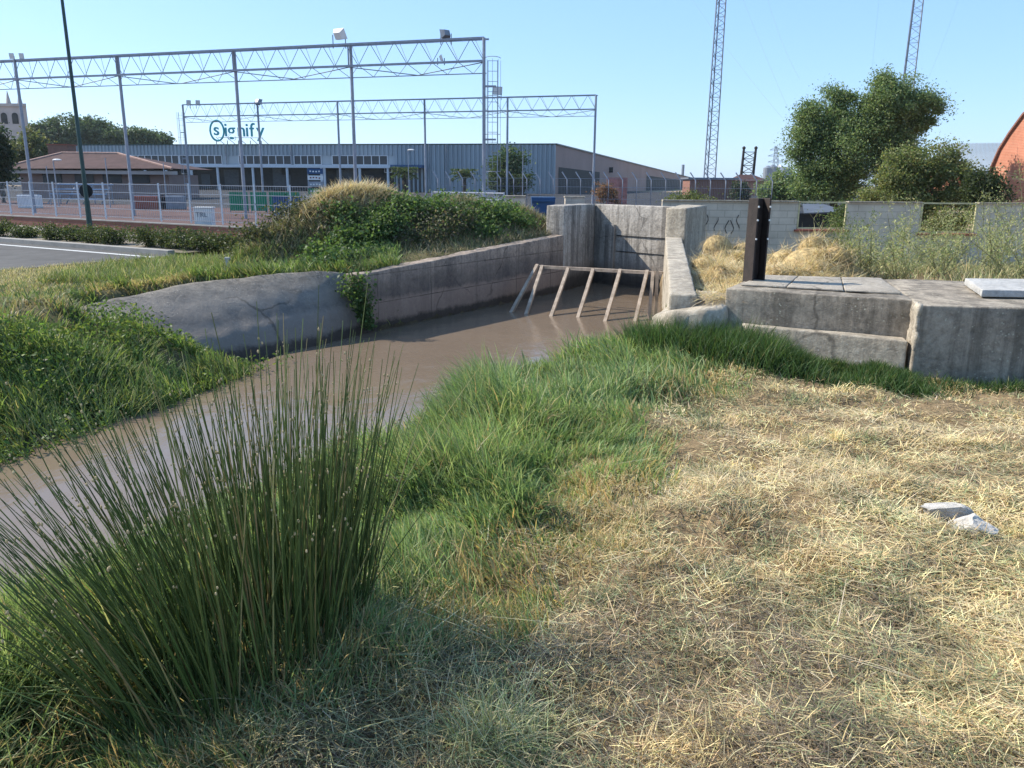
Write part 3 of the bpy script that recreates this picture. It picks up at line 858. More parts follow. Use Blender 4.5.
pxb = [30, 133, 246, 357, 484]; tops_y = [60, 55.5, 50.5, 45, 37.5]; pyb = [188, 188, 188, 188, 188]
feet = [at(a, 190, y) for a, y in zip([32, 131.5, 244, 356, 484], YG)]
zts = [at(a, b, y).z for a, b, y in zip([17, 119, 236, 352, 483], tops_y, YG)]
zl = np.polyfit(range(5), zts, 1); zts = [float(np.polyval(zl, i)) for i in range(5)]
g1, P1 = gantry('nearer tall steel lattice gantry on five posts behind the metal fence', feet, zts, -.25, (.88, 1.33, 0, 6))
YR = [71, 68.8, 66.4, 64.2, 62, 60]
xt = [183, 259, 338, 424.5, 506.5, 596]; xb = [190, 263, 341, 426, 507, 593]
feet2 = [at(b, 190, y) for b, y in zip(xb, YR)]
zts2 = [at(a, b, y).z for a, b, y in zip(xt, [105, 103, 101, 99, 97.3, 95], YR)]
zl = np.polyfit(range(6), zts2, 1); zts2 = [float(np.polyval(zl, i)) for i in range(6)]
g2, P2 = gantry('farther steel lattice gantry on six posts in front of the factory', feet2, zts2, -.25, (.95, 1.4, 0, .0), .08)

def ladder(t, base, zt, dx, rungs=.4):
    mb = MB(); x, y = base.x + dx, base.y + .1
    for o_ in (-.2, .2): mb.bar((x + o_, y, -.2), (x + o_, y, zt), .022)
    z = 0
    while z < zt: mb.bar((x - .2, y, z), (x + .2, y, z), .012, 3); z += rungs
    mb.build('ladder', M['galv'], t)
    mb = MB()
    for z in np.arange(2.0, zt + .1, 1.5):
        pr = None
        for k in range(9):
            a = PI * k / 8; q = (x + .32 * math.cos(a), y - .55 * math.sin(a), z)
            if pr: mb.bar(pr, q, .014, 3)
            pr = q
    for k in (0, 2, 4, 6, 8):
        a = PI * k / 8; mb.bar((x + .32 * math.cos(a), y - .55 * math.sin(a), 2), (x + .32 * math.cos(a), y - .55 * math.sin(a), zt), .01, 3)
    for z in np.arange(1.2, zt, 2.1):
        mb.box((x - dx * .35, y - .1, z), (abs(dx) * 1.5, .12, .07))
    mb.build('ladder_cage', M['galv'], t)
ladder(g1, feet[4], zts[4] - .85, .36)
ladder(g2, feet2[0], zts2[0] - .6, -.25)

def floodlight(px, py, Y, size, yaw, tilt, label, twin=False, white=False):
    c = at(px, py, Y)
    t = thing('floodlight', label, 'floodlight', c - Vector((0, 0, size * .6)), 'floodlights on the gantries')
    for k in ((-.55, .55) if twin else (0,)):
        cc = c + Vector((k * size, 0, 0))
        mb = MB(); w_, h_, d_ = size * (.5 if twin else .75), size * .6, size * .3
        vs = []
        for (u, v, w2) in ((-1, -1, -1), (1, -1, -1), (1, -1, 1), (-1, -1, 1), (-.6, 1, -.6), (.6, 1, -.6), (.6, 1, .6), (-.6, 1, .6)):
            q = Vector((u * w_ / 2, v * d_ / 2, w2 * h_ / 2))
            q.rotate(__import__('mathutils').Euler((tilt, 0, yaw))); vs.append(cc + q)
        mb.add(vs, [(0, 1, 2, 3), (4, 7, 6, 5), (0, 4, 5, 1), (1, 5, 6, 2), (2, 6, 7, 3), (3, 7, 4, 0)])
        hsg = mb.build('housing', M['white'] if white else M['galv_dark'], t)
        n = (vs[1] - vs[0]).cross(vs[3] - vs[0]).normalized(); ce = (vs[0] + vs[2]) / 2
        mb = MB(); mb.add([ce + (v - ce) * .9 + n * .012 for v in vs[:4]], [(0, 1, 2, 3)]); mb.build('lens', M['white'] if not white else M['glass'], hsg)
    for sg in (-1, 1):
        q = c + Vector((sg * size * .35, 0, 0)); mb = MB(); mb.bar(q, q - Vector((0, 0, size * .7)), .025); mb.build('bracket', M['galv_dark'], t)
floodlight(17, 56, 42.9, .45, .2, .2, 'twin dark floodlight on the left end post of the nearer gantry', True)
floodlight(339, 35, 37.3, .78, 2.6, -.5, 'large white floodlight on top of the nearer gantry above its fourth post', False, True)
floodlight(446, 33.5, 35.6, .62, -2.4, .3, 'dark floodlight tilted on the nearer gantry close to its ladder')
floodlight(441, 58, 35.7, .4, 1.6, -.3, 'small white floodlight on the lower chord of the nearer gantry', False, True)
floodlight(193, 102.5, 70.6, .7, .5, .3, 'small floodlight at the left end of the farther gantry', True)
floodlight(258, 101.5, 69, .85, 2.5, .5, 'dark floodlight over the second post of the farther gantry')
floodlight(497, 90.5, 62.4, .95, .3, .2, 'grey square floodlight on the farther gantry right of the ladder')

# ------------------------------------------------------------------ factory
def factory():
    zb = -.3
    R = at(556, 143, 128); L = at(40, 146.5, 150); L.z = R.z = (R.z + L.z) / 2
    fd = (R - L); fd.z = 0; ln = fd.length; fd.normalize(); fnv = Vector((fd.y, -fd.x, 0))   # towards the camera
    t = thing('factory_building', 'long grey corrugated factory hall with a strip of windows and a taupe side wall', 'building', (L + R) / 2 * 1.0)
    t.location.z = zb
    zt = R.z; zwin0, zwin1 = at(250, 165, 140).z, at(250, 156, 140).z
    fL = lambda u, out=0, z=0: Vector((L.x + fd.x * u + fnv.x * out, L.y + fd.y * u + fnv.y * out, z))
    def upx(px):   # metres along the facade seen at column px
        r = ray(px, 170); k = r[0] / r[1]
        return (k * L.y - L.x) / (fd.x - k * fd.y)
    # corrugated cladding as real ribs
    def clad(u0, u1, z0, z1, name='cladding'):
        mb = MB(); vs = []; fs = []; u = u0; pat = ((0, .0), (.3, .0), (.38, .18), (.64, .18), (.72, 0))
        cols = []
        while u < u1:
            for du, oo in pat[:-1]:
                if u + du <= u1: cols.append((u + du, oo))
            u += .72
        cols.append((u1, 0))
        for (uu, oo) in cols: vs += [fL(uu, oo, z0), fL(uu, oo, z1)]
        fs = [(2 * i, 2 * i + 2, 2 * i + 3, 2 * i + 1) for i in range(len(cols) - 1)]
        mb.add(vs, fs); return mb.build(name, M['corr'], t)
    uc = upx(394)
    clad(0, uc, zwin1 + .1, zt); clad(uc, ln, zb, zt)
    mb = MB()
    for a, b in ((fL(-.1, .12, zt + .05), fL(ln + .05, .12, zt + .05)),): mb.tube([a, b], .12, 4)
    mb.build('roof_trim', M['green_post'], t)
    # window strip
    for (p0, p1) in ((150, 245), (246, 318), (320, 333), (332, 392)):
        pass
    groups = [(120, 180, 9), (181, 223, 6), (240, 292, 7), (295, 322, 4), (333, 388, 7)]
    for (p0, p1, n) in groups:
        u0, u1 = upx(p0), upx(p1)
        fr = MB(); zz0, zz1 = zwin0 + .12, zwin1 + .08
        fr.tube([fL(u0, .1, zz0), fL(u1, .1, zz0)], .07, 4); fr.tube([fL(u0, .1, zz1), fL(u1, .1, zz1)], .07, 4)
        for k in range(n + 1):
            uu = u0 + (u1 - u0) * k / n; fr.tube([fL(uu, .1, zz0), fL(uu, .1, zz1)], .08, 4)
        f = fr.build('window', M['white_paint'], t)
        g = MB(); g.add([fL(u0, .03, zz0), fL(u1, .03, zz0), fL(u1, .03, zz1), fL(u0, .03, zz1)], [(0, 1, 2, 3)]); g.build('glazing', M['glass'], f)
    prev = 0
    mb = MB()
    for (p0, p1, n) in groups + [(394, 394, 0)]:
        u0, u1 = upx(p0), upx(p1)
        if u0 > prev + .1:
            mb.add([fL(prev, .0, zwin0), fL(u0, .0, zwin0), fL(u0, .0, zwin1 + .15), fL(prev, .0, zwin1 + .15)], [(0, 1, 2, 3)])
        prev = u1
    mb.build('window_strip_wall', M['corr'], t)
    # canopy slab and the dark open ground floor
    cz = at(250, 166, 140).z
    mb = MB(); a, b = fL(0, 0, 0), fL(uc, 0, 0); a2, b2 = fL(0, 1.6, 0), fL(uc, 1.6, 0)
    mb.prism([a2, b2, b, a], cz - .25, cz + .2); mb.build('canopy', M['white_paint'], t)
    mb = MB(); mb.add([fL(0, -.6, zb), fL(uc, -.6, zb), fL(uc, -.6, zwin0), fL(0, -.6, zwin0)], [(0, 1, 2, 3)]); mb.build('ground_floor_glazing', M['dark'], t)
    for px in (150, 171, 196, 222, 257, 291, 325, 328, 363, 391):
        mb = MB(); q = fL(upx(px), 1.3, zb); mb.tube([q, (q.x, q.y, cz - .25)], .22, 6); mb.build('column', M['white_paint'], t)
    for k, px in enumerate((204, 230, 276, 282, 340, 352, 368)):
        q = fL(upx(px), -.4, zb); mb = MB(); mb.box((q.x, q.y, 1.2 + (k % 3) * .4), (1.5 + (k % 2), .4, 2.4 + (k % 3) * .8)); mb.build('door_panel', plain('dim_door', (.07, .075, .08), .6), t)
    for px in (228, 293, 430, 447, 520):
        q = fL(upx(px), .28, 0); z0 = zb if px > 400 else cz + .2
        mb = MB(); mb.tube([(q.x, q.y, z0), (q.x, q.y, zt)], .1, 6); mb.build('downpipe', M['galv_dark'], t)
    # taller glazed bit and blue awning
    u0, u1 = upx(385), upx(392)
    mb = MB(); za = at(388, 172.5, 135).z
    for uu in (u0, u1): mb.tube([fL(uu, .15, za), fL(uu, .15, zwin0)], .08, 4)
    mb.tube([fL(u0, .15, za), fL(u1, .15, za)], .08, 4); mb.build('window', M['white_paint'], t)
    q0, q1 = upx(395), upx(426)
    mb = MB(); zq = at(410, 166, 133).z; mb.prism([fL(q0, 2, 0), fL(q1, 2, 0), fL(q1, .1, 0), fL(q0, .1, 0)], zq - .3, zq + .15); mb.build('awning', M['blue'], t)
    mb = MB(); mb.add([fL(q0, .12, zb), fL(q1, .12, zb), fL(q1, .12, zq - .35), fL(q0, .12, zq - .35)], [(0, 1, 2, 3)]); mb.build('entrance', M['glass'], t)
    # side wall, roof
    E = at(706, 181.5, 330); ez = E.z
    sd = Vector((E.x - R.x, E.y - R.y, 0)); sl = sd.length; sdn = sd.normalized(); sn = Vector((sdn.y, -sdn.x, 0))
    S = lambda f, z, out=0: Vector((R.x + sd.x * f + sn.x * out, R.y + sd.y * f + sn.y * out, z))
    ZT = lambda f: zt + (ez - zt) * f
    mb = MB(); mb.add([S(0, zb), S(1, zb), S(1, ez), S(0, zt)], [(0, 1, 2, 3)]); mb.build('side_wall', M['plaster'], t)
    mb = MB(); mb.tube([S(0, zt + .05, .1), S(1, ez + .05, .1)], .14, 4); mb.build('roof_trim', M['green_post'], t)
    mb = MB(); K = fL(0, 0, zt); mb.add([R, S(1, ez), K + Vector((E.x - R.x, E.y - R.y, ez - zt)), K], [(0, 1, 2, 3)]); mb.build('roof', M['greyroof'], t)
    mb = MB(); K2 = fL(0, 0, zb); mb.add([K, (K.x, K.y, zb), (K.x + sd.x, K.y + sd.y, zb), (K.x + sd.x, K.y + sd.y, ez)], [(0, 1, 2, 3)]); mb.build('side_wall', M['plaster'], t)
    def fpx(px):
        r = ray(px, 185); k = r[0] / r[1]
        return (k * R.y - R.x) / (sd.x - k * sd.y)
    f0, f1 = fpx(558), fpx(599); zo = at(557, 167, 129).z
    mb = MB(); mb.add([S(f0, zb, .06), S(f1, zb, .06), S(f1, zo - .4, .06), S(f0, zo, .06)], [(0, 1, 2, 3)]); mb.build('loading_door', M['dark'], t)
    f0, f1 = fpx(646), fpx(700)
    mb = MB(); mb.add([S(f0, zb, .06), S(f1, zb, .06), S(f1, ZT(f1) * .62, .06), S(f0, ZT(f0) * .62, .06)], [(0, 1, 2, 3)]); mb.build('shutter_row', M['dark'], t)
    f = fpx(609); mb = MB(); c = S(f, at(609, 170, 165).z, .3); mb.box(c, (.7, .7, 1.0)); mb.build('vent', M['dark'], t)
    f = fpx(682); c = S(f, ZT(f)); mb = MB(); mb.tube([c, c + Vector((0, 0, 3.4))], .45, 8); mb.build('roof_stack', M['galv_dark'], t)
    # sign on the roof
    sY = 139; s0 = at(210, 139, sY)
    sg = thing('roof_sign', 'large teal lettering sign standing on the factory roof', 'sign', (s0.x, sY, zt + .1))
    base = at(223, 137.2, sY)
    size = (at(250, 122, sY).z - at(250, 137, sY).z) * 1.16
    cx = at(217, 130.6, sY)
    mb = MB(); pts = [cx + Vector((1.13 * math.cos(a), 0, 1.6 * math.sin(a))) for a in np.linspace(0, 2 * PI, 37)]
    mb.tube(pts, .16, 6, cap=False); mb.build('ring', M['teal'], sg)
    tx = text_mesh('letter', 's', 2.7, M['teal'], cx + Vector((-.62, 0, -.7)), sg, .12, 0, .03)
    x = base.x; widths = {'i': 5.2, 'g': 9.0, 'n': 8.8, 'f': 6.3, 'y': 8}
    pxs = {0: 224.2, 1: 227.8, 2: 237.0, 3: 245.4, 4: 249.8, 5: 256.6}
    for k, ch in enumerate('ignify'):
        q = at(pxs[k], 136.0, sY); q.z = base.z + .15
        o = text_mesh('letter', ch, size * 1.12, M['teal'], q, sg, .12, 0, .015); o.scale = (1.0, 1, 1)
    for px in (216, 227, 238, 250, 261):
        q = at(px, 140, sY); mb = MB()
        mb.bar((q.x, q.y + .15, base.z - .5), (q.x, q.y + .15, zt - .1), .07); mb.bar((q.x, q.y + .15, base.z), (q.x + .9, q.y + 2, zt - .1), .05); mb.build('strut', M['galv_dark'], sg)
    a, b = at(212, 138, sY), at(263, 138, sY)
    mb = MB(); mb.bar((a.x + 1, sY + .16, base.z - .05), (b.x, sY + .16, base.z - .05), .05); mb.build('rail', M['galv_dark'], sg)
    return t
factory()

# ------------------------------------------------------------------ vegetation builders
GREENS = [(.045, .085, .022), (.06, .105, .028), (.035, .065, .02), (.075, .12, .035)]
def tree(label, base, lobes, n, leaf=.16, cols=GREENS, name='tree', cat='tree', trunk=.18, group=None, clumps=60, spread=.35, limbs=True):
    t = thing(name, label, cat, base, group)
    mb = MB(); b = Vector(base)
    cz = min(l[2] for l in lobes); cx = np.mean([l[0] for l in lobes]); cy = np.mean([l[1] for l in lobes])
    fork = Vector((b.x * .6 + cx * .4, b.y * .6 + cy * .4, b.z + (cz - b.z) * .55))
    mb.tube([b, b.lerp(fork, .5) + Vector((.06, 0, 0)), fork], [trunk * 1.25, trunk, trunk * .8], 8)
    for l in lobes:
        c = Vector(l[:3])
        mid = fork.lerp(c, .5) + Vector((random.uniform(-.2, .2), random.uniform(-.2, .2), .15)) * l[3] * .5
        mb.tube([fork, mid, c, c + Vector((random.uniform(-.3, .3), 0, .5)) * l[5]], [trunk * .7, trunk * .45, trunk * .25, trunk * .08], 6)
        for k in range(5):
            d = Vector((random.uniform(-1, 1), random.uniform(-1, 1), random.uniform(-.3, 1))).normalized()
            mb.tube([mid.lerp(c, .6), c + Vector((d.x * l[3], d.y * l[4], d.z * l[5])) * .75], [trunk * .2, trunk * .05], 4)
    mb.build('trunk', M['bark'], t)
    pts = lobe_points(lobes, n, clumps, spread)
    leaves('crown', pts, rng.uniform(.6, 1.3, len(pts)) * leaf, tints(len(pts), cols, .35), M['leaf'], t, None, .55, .3)
    return t

def bush(name, label, cat, base, lobes, n, leaf, cols, group=None, clumps=40, spread=.14, flat=.3, stems=True, shell=.35):
    t = thing(name, label, cat, base, group)
    if stems:
        mb = MB()
        for k in range(10):
            l = random.choice(lobes); b = Vector(base) + Vector((random.uniform(-.3, .3) * l[3], random.uniform(-.3, .3) * l[4], 0))
            d = Vector((random.uniform(-.7, .7) * l[3], random.uniform(-.7, .7) * l[4], random.uniform(.1, .8) * l[5])) + Vector(l[:3])
            mb.tube([b, b.lerp(d, .5) + Vector((0, 0, .05)), d], [leaf * .13, leaf * .09, leaf * .04], 4)
        mb.build('stems', M['bark'], t)
    pts = lobe_points(lobes, n, clumps, spread, shell)
    z = hz(pts[:, 0], pts[:, 1]); pts[:, 2] = np.maximum(pts[:, 2], np.where(np.hypot(pts[:, 0], pts[:, 1]) < 30, z + .02, -.28))
    leaves('foliage', pts, rng.uniform(.6, 1.3, len(pts)) * leaf, tints(len(pts), cols, .35), M['leaf'], t, None, .6, flat)
    return t

def lobes_px(lst, Y, dep=.8):
    """(px,py,rx_px,ry_px[,dY]) -> ellipsoids at depth Y"""
    out = []
    for l in lst:
        yy = Y + (l[4] if len(l) > 4 else 0); c = at(l[0], l[1], yy); k = yy / FPX
        out.append((c.x, c.y, c.z, l[2] * k, max(l[2] * k * dep, .1), l[3] * k))
    return out

TREEC = [(.15, .215, .085), (.18, .25, .1), (.115, .17, .07), (.215, .265, .12)]
tree('left one of the two tall bushy trees behind the block wall', (at(838, 195, 46).x, 46, -.3),
     lobes_px([(832, 118, 26, 28), (815, 135, 20, 22), (845, 150, 24, 32, -1), (818, 165, 22, 24), (852, 122, 12, 22, 1), (838, 178, 30, 18), (826, 188, 28, 12), (852, 190, 18, 10), (803, 145, 10, 14), (842, 100, 12, 14)], 46), 84000, .12, TREEC, trunk=.22, clumps=24, spread=.3, group='trees behind the block wall')
tree('right one of the two tall bushy trees behind the block wall, the taller one', (at(876, 195, 45).x, 45, -.3),
     lobes_px([(885, 105, 26, 24), (898, 92, 18, 16), (920, 110, 20, 14), (876, 118, 14, 24), (902, 128, 26, 20, 1), (878, 150, 18, 26), (928, 100, 10, 8), (900, 148, 20, 16), (885, 82, 10, 8)], 45), 80000, .12, TREEC, trunk=.2, clumps=24, spread=.3, group='trees behind the block wall')
tree('broad shrubby tree in front of the brick gable, right of the two tall trees', (at(925, 205, 35).x, 35, -.3),
     lobes_px([(900, 175, 24, 22), (930, 165, 26, 22), (955, 180, 22, 18), (890, 195, 28, 14), (925, 195, 34, 16), (970, 195, 16, 12, -1), (945, 155, 12, 10)], 35), 46000, .11, [(.16, .2, .07), (.19, .22, .08), (.12, .155, .055), (.23, .225, .1)], name='shrubby_tree', trunk=.12, clumps=26, spread=.22, group='trees behind the block wall')
tree('dark leafy shrub at the foot of the orange brick gable', (at(985, 200, 33).x, 33, -.3),
     lobes_px([(985, 185, 14, 14), (998, 196, 12, 9), (975, 197, 12, 9)], 33), 6000, .12, [(.04, .06, .025), (.055, .075, .03)], name='shrub', cat='shrub', trunk=.05, clumps=30, spread=.2)
tree('low rounded tree on the skyline beside the twin-post mast, left of the tall trees', (at(790, 198, 70).x, 70, -.3),
     lobes_px([(788, 186, 20, 12), (770, 192, 12, 8), (808, 186, 14, 14)], 70), 9000, .25, TREEC, trunk=.15, clumps=40, spread=.4)
tree('bushy green tree growing against the corrugated factory wall', (at(508, 200, 112).x, 112, -.3),
     lobes_px([(506, 168, 14, 18), (500, 182, 14, 14), (514, 182, 13, 14), (516, 165, 8, 10)], 112), 9000, .38, [(.07, .11, .045), (.09, .13, .055), (.05, .085, .035)], trunk=.3, clumps=50, spread=.55)
for (px, py, h, lb) in ((464, 176, 20, 'small palm tree against the factory wall left of the ladder'), (404, 174, 18, 'small palm tree beside the blue awning'), (522, 181, 14, 'small palm tree right of the bushy factory tree')):
    Yp = 110; c = at(px, py, Yp)
    t = thing('palm_tree', lb, 'palm tree', (c.x, c.y, -.3), 'palms by the factory')
    mb = MB(); mb.tube([(c.x, c.y, -.3), (c.x + .05, c.y, c.z * .5), (c.x, c.y, c.z)], [.42, .32, .36], 8); mb.build('trunk', M['bark'], t)
    m = 900; a = rng.integers(0, 16, m) * (2 * PI / 16) + rng.normal(0, .07, m); r = rng.random(m); el = rng.normal(.0, .05, m) + (rng.integers(0, 3, m) - .6) * .5
    L_ = 1.9
    pts = np.stack([c.x + np.cos(a) * r * L_, c.y + np.sin(a) * r * L_, c.z + .1 + np.sin(el + .5) * r * L_ - r * r * 1.1], 1)
    leaves('fronds', pts, rng.uniform(.35, .6, m), tints(m, [(.05, .08, .03), (.07, .1, .04)], .3), M['leaf'], t, None, .25)

# distant tree line on the left, each crown its own tree
for i, (px, py, rx, ry) in enumerate([(45, 135, 16, 10), (68, 130, 22, 12), (92, 130, 18, 10), (115, 136, 18, 7), (140, 138, 20, 7), (158, 141, 12, 5)]):
    d_ = ['leftmost', 'second from left', 'third from left', 'fourth from left', 'fifth from left', 'rightmost, smallest'][i]
    tree(f'dark round tree on the skyline above the factory roof, {d_} of six', (at(px, 190, 190).x, 190, -.3),
         lobes_px([(px, py, rx, ry), (px + rx * .5, py + 6, rx * .7, ry * .8), (px - rx * .6, py + 5, rx * .7, ry * .8), (px, py + 12, rx * .9, 8)], 190), 11000, .6,
         [(.06, .095, .05), (.075, .115, .06), (.09, .13, .065)], trunk=.4, clumps=60, spread=.65, group='trees on the left skyline')
tree('yellowish green tree behind the tiled bungalow', (at(28, 190, 110).x, 110, -.3), lobes_px([(28, 150, 17, 15), (18, 160, 12, 12), (40, 155, 12, 12)], 110), 8000, .42, [(.12, .13, .045), (.15, .15, .055), (.09, .11, .04)], trunk=.2, clumps=40, spread=.5)
tree('dark evergreen tree at the left edge beside the bungalow', (at(2, 190, 60).x, 60, -.3), lobes_px([(-3, 145, 8, 14), (-8, 158, 14, 16), (-1, 172, 8, 12)], 60), 8000, .24, [(.025, .045, .022), (.035, .055, .025)], trunk=.2, clumps=40, spread=.35)

# hedge shrubs along the road
hc = [(.055, .08, .03), (.07, .095, .035), (.045, .065, .025), (.09, .1, .04)]
hs = [(4, 1.15), (24, .7), (52, 1.0), (70, .9), (92, .95), (113, 1.0), (147, 1.1), (168, 1.0), (188, 1.05), (208, 1.0), (228, 1.0), (14, .5)]
hl = ['clipped roadside shrub at the left edge', 'small clipped roadside shrub beside the one at the left edge', 'clipped roadside shrub left of the lamp post, first after the gap', 'clipped roadside shrub just left of the lamp post', 'clipped roadside shrub hiding the foot of the lamp post', 'clipped roadside shrub right of the lamp post, before the gap',
      'clipped roadside shrub first after the gap right of the lamp post', 'clipped roadside shrub second after the gap right of the lamp post', 'clipped roadside shrub third after the gap right of the lamp post', 'clipped roadside shrub fourth after the gap, near the cabinet', 'clipped roadside shrub closest to the straw-topped mound', 'tiny sprig of a shrub low at the left edge of the hedge']
for (px, sz), lb in list(zip(hs, hl))[:11]:
    u = None
    r = ray(px, 235); k = r[0] / r[1]
    q0 = Vector(rp(0, 1.55)); u = (k * q0.y - q0.x) / (rd.x - k * rd.y)
    q = Vector(rp(u, 1.55 + random.uniform(-.1, .1)))
    h = .26 * sz
    bush('hedge_shrub', lb, 'shrub', (q.x, q.y, -.2), [(q.x, q.y, -.2 + h * .95, .45 * sz, .42, h * .85), (q.x + .2, q.y - .1, -.2 + h * .7, .4 * sz, .4, h * .7)], 2600, .06, hc, 'clipped shrubs along the road', 40, .09)

# ------------------------------------------------------------------ brambles on the mound
BR = [(.075, .13, .04), (.095, .155, .05), (.12, .18, .06), (.055, .095, .03)]
def on(px, py, Y):
    q = at(px, py, Y); return q
def bramble(label, spots, n, Y, leaf=.075, cols=BR, spread=.13, name='bramble_bush'):
    lob = []
    for (px, py, rx, ry, dy) in spots:
        q = at(px, py, Y + dy); k = (Y + dy) / FPX; z = float(hz(q.x, q.y))
        lob.append((q.x, q.y, max(q.z, z), rx * k, rx * k * .8, ry * k))
    b = lob[0]
    return bush(name, label, 'bush', (b[0], b[1], float(hz(b[0], b[1]))), lob, n, leaf, cols, 'brambles on the mound', 60, spread)
bramble('bright green bramble trailing at the near end of the canal wall', [(320, 268, 26, 10, 0), (345, 262, 22, 12, .4), (370, 258, 22, 9, 1)], 5200, 14.6)
bramble('dense bramble on the left flank of the mound under the straw', [(352, 244, 24, 16, 0), (372, 230, 18, 16, .4), (325, 254, 22, 11, -.5), (340, 225, 14, 12, .5)], 9500, 16.2)
bramble('bramble crowning the middle of the mound', [(395, 207, 20, 9, 0), (418, 207, 22, 9, .3), (385, 222, 20, 14, -.8), (440, 212, 20, 9, .6)], 7500, 17.8)
bramble('dark twiggy bramble low on the mound above the middle of the canal wall', [(405, 240, 30, 14, 0), (435, 230, 28, 14, .6), (455, 222, 22, 12, 1.2), (420, 222, 24, 12, .9)], 8000, 17.0, .06, [(.09, .12, .05), (.15, .125, .09), (.11, .11, .07), (.07, .1, .04)])
bramble('leafy bramble at the right end of the mound beside the chamber', [(490, 222, 26, 13, 0), (515, 224, 18, 11, .5), (468, 228, 24, 12, -.6), (500, 212, 18, 8, 1), (480, 234, 24, 8, -.9)], 10000, 19.4)
bramble('bramble behind the mound crest in front of the pale fence', [(450, 205, 22, 9, 0), (475, 205, 18, 7, .5)], 3000, 19.8, .07)
bramble('low grey-green bush at the left foot of the mound', [(262, 244, 22, 14, 0), (290, 243, 20, 16, .5), (243, 252, 16, 10, -.3), (305, 240, 14, 14, .8)], 8000, 16.2, .06, [(.07, .085, .035), (.1, .1, .05), (.05, .06, .028)])
# ivy down the wall
t = thing('trailing_ivy', 'ivy strand hanging down the joint between the lining and the canal wall', 'ivy', (-2.7, 13.7, .05))
m = 1500; f = rng.random(m) ** .8
c0, c1 = np.array([-2.74, 13.62, .08]), np.array([-2.45, 13.45, -.85])
pts = c0 * (1 - f[:, None]) + c1 * f[:, None] + rng.normal(size=(m, 3)) * (np.array([.17, .08, .05]) * (1.05 - .8 * f[:, None]))
leaves('foliage', pts, rng.uniform(.04, .08, m), tints(m, BR, .3), M['leaf'], t, None, .7)
mb = MB(); mb.tube([c0, (c0 + c1) / 2, c1], [.012, .009, .005], 5); mb.build('stem', M['bark'], t)

# ------------------------------------------------------------------ weeds before the block wall
WC = [(.3, .33, .14), (.37, .38, .18), (.24, .29, .12), (.42, .4, .23)]
def weed(label, px, Y, h, n, spread, cols=WC, bushy=False):
    x = at(px, 250, Y).x; z0 = float(hz(x, Y)); t = thing('tall_weed', label, 'weed', (x, Y, z0), 'tall weeds before the block wall')
    mb = MB(); P = []
    for k in range(9 if not bushy else 12):
        a = random.uniform(0, 2 * PI); l = random.uniform(.05, .42) * spread; hh = h * random.uniform(.55, 1)
        b = Vector((x + random.uniform(-.12, .12), Y + random.uniform(-.12, .12), z0)); tp = b + Vector((math.cos(a) * l, math.sin(a) * l, hh)); mid = b.lerp(tp, .5) + Vector((-math.cos(a), -math.sin(a), 0)) * l * .15
        mb.tube([b, mid, tp], [.009, .006, .002], 4); P.append((b, mid, tp))
        for j in range(7):
            f = random.uniform(.25, .95); q = b.lerp(mid, f * 2) if f < .5 else mid.lerp(tp, f * 2 - 1)
            e = q + Vector((random.uniform(-1, 1), random.uniform(-1, 1), random.uniform(.3, 1))).normalized() * random.uniform(.1, .3)
            mb.tube([q, e], [.004, .0015], 3); P.append((q, q.lerp(e, .5), e))
    mb.build('stems', plain('weed_stem', (.2, .2, .1), .8), t)
    pts = []
    for i in range(n):
        b, mid, tp = random.choice(P); f = random.uniform(.2, 1.05)
        q = b.lerp(mid, f * 2) if f < .5 else mid.lerp(tp, f * 2 - 1)
        pts.append(q + Vector((random.gauss(0, .045), random.gauss(0, .045), random.gauss(0, .045))))
    leaves('foliage', np.array(pts), rng.uniform(.025, .06, n), tints(n, cols, .3), M['leaf'], t, None, .3)
wl_ = ['dense green weed right of the tallest straw heap', 'pale feathery weed below the first wall opening', 'pale feathery weed between the two wall openings, left of the pair there', 'pale feathery weed between the two wall openings, right of the pair there',
       'thin weed stems under the left part of the second wall opening', 'yellow-green weed below the right part of the second wall opening', 'tall grey-stemmed weed right of the second wall opening', 'pale weed above the thin pale slab', 'tall weed at the right edge before the wall', 'low weed behind the cover slabs', 'low weed in the gap behind the larger block', 'bushy weed under the second wall opening', 'short pale weed at the far right behind the pale slab']
ws = [(840, 13.2, .95, 1500, 1.7, True), (858, 15, 1.0, 1000, 1.5, False), (880, 15.5, 1.25, 1100, 1.5, False), (905, 14.5, 1.25, 1200, 1.6, False), (925, 16, 1.0, 500, 1.0, False), (950, 14.3, 1.25, 1500, 1.8, False), (985, 14.8, 1.55, 900, 1.6, False), (1000, 13, 1.05, 1300, 1.9, True), (1022, 14, 1.5, 1000, 1.7, False), (868, 12.3, .75, 1200, 1.8, True), (900, 11.8, .6, 1000, 1.8, True), (940, 12.4, .75, 1300, 1.9, True), (1020, 11.8, .7, 1000, 1.8, True)]
for lb, a in zip(wl_, ws): weed(lb, a[0], a[1], a[2] + (.35 if a[1] > 13.5 else .05), int(a[3] * 1.0), a[4] * 1.35, WC if a[0] > 850 else [(.1, .15, .05), (.13, .18, .06), (.18, .2, .08)], a[5])

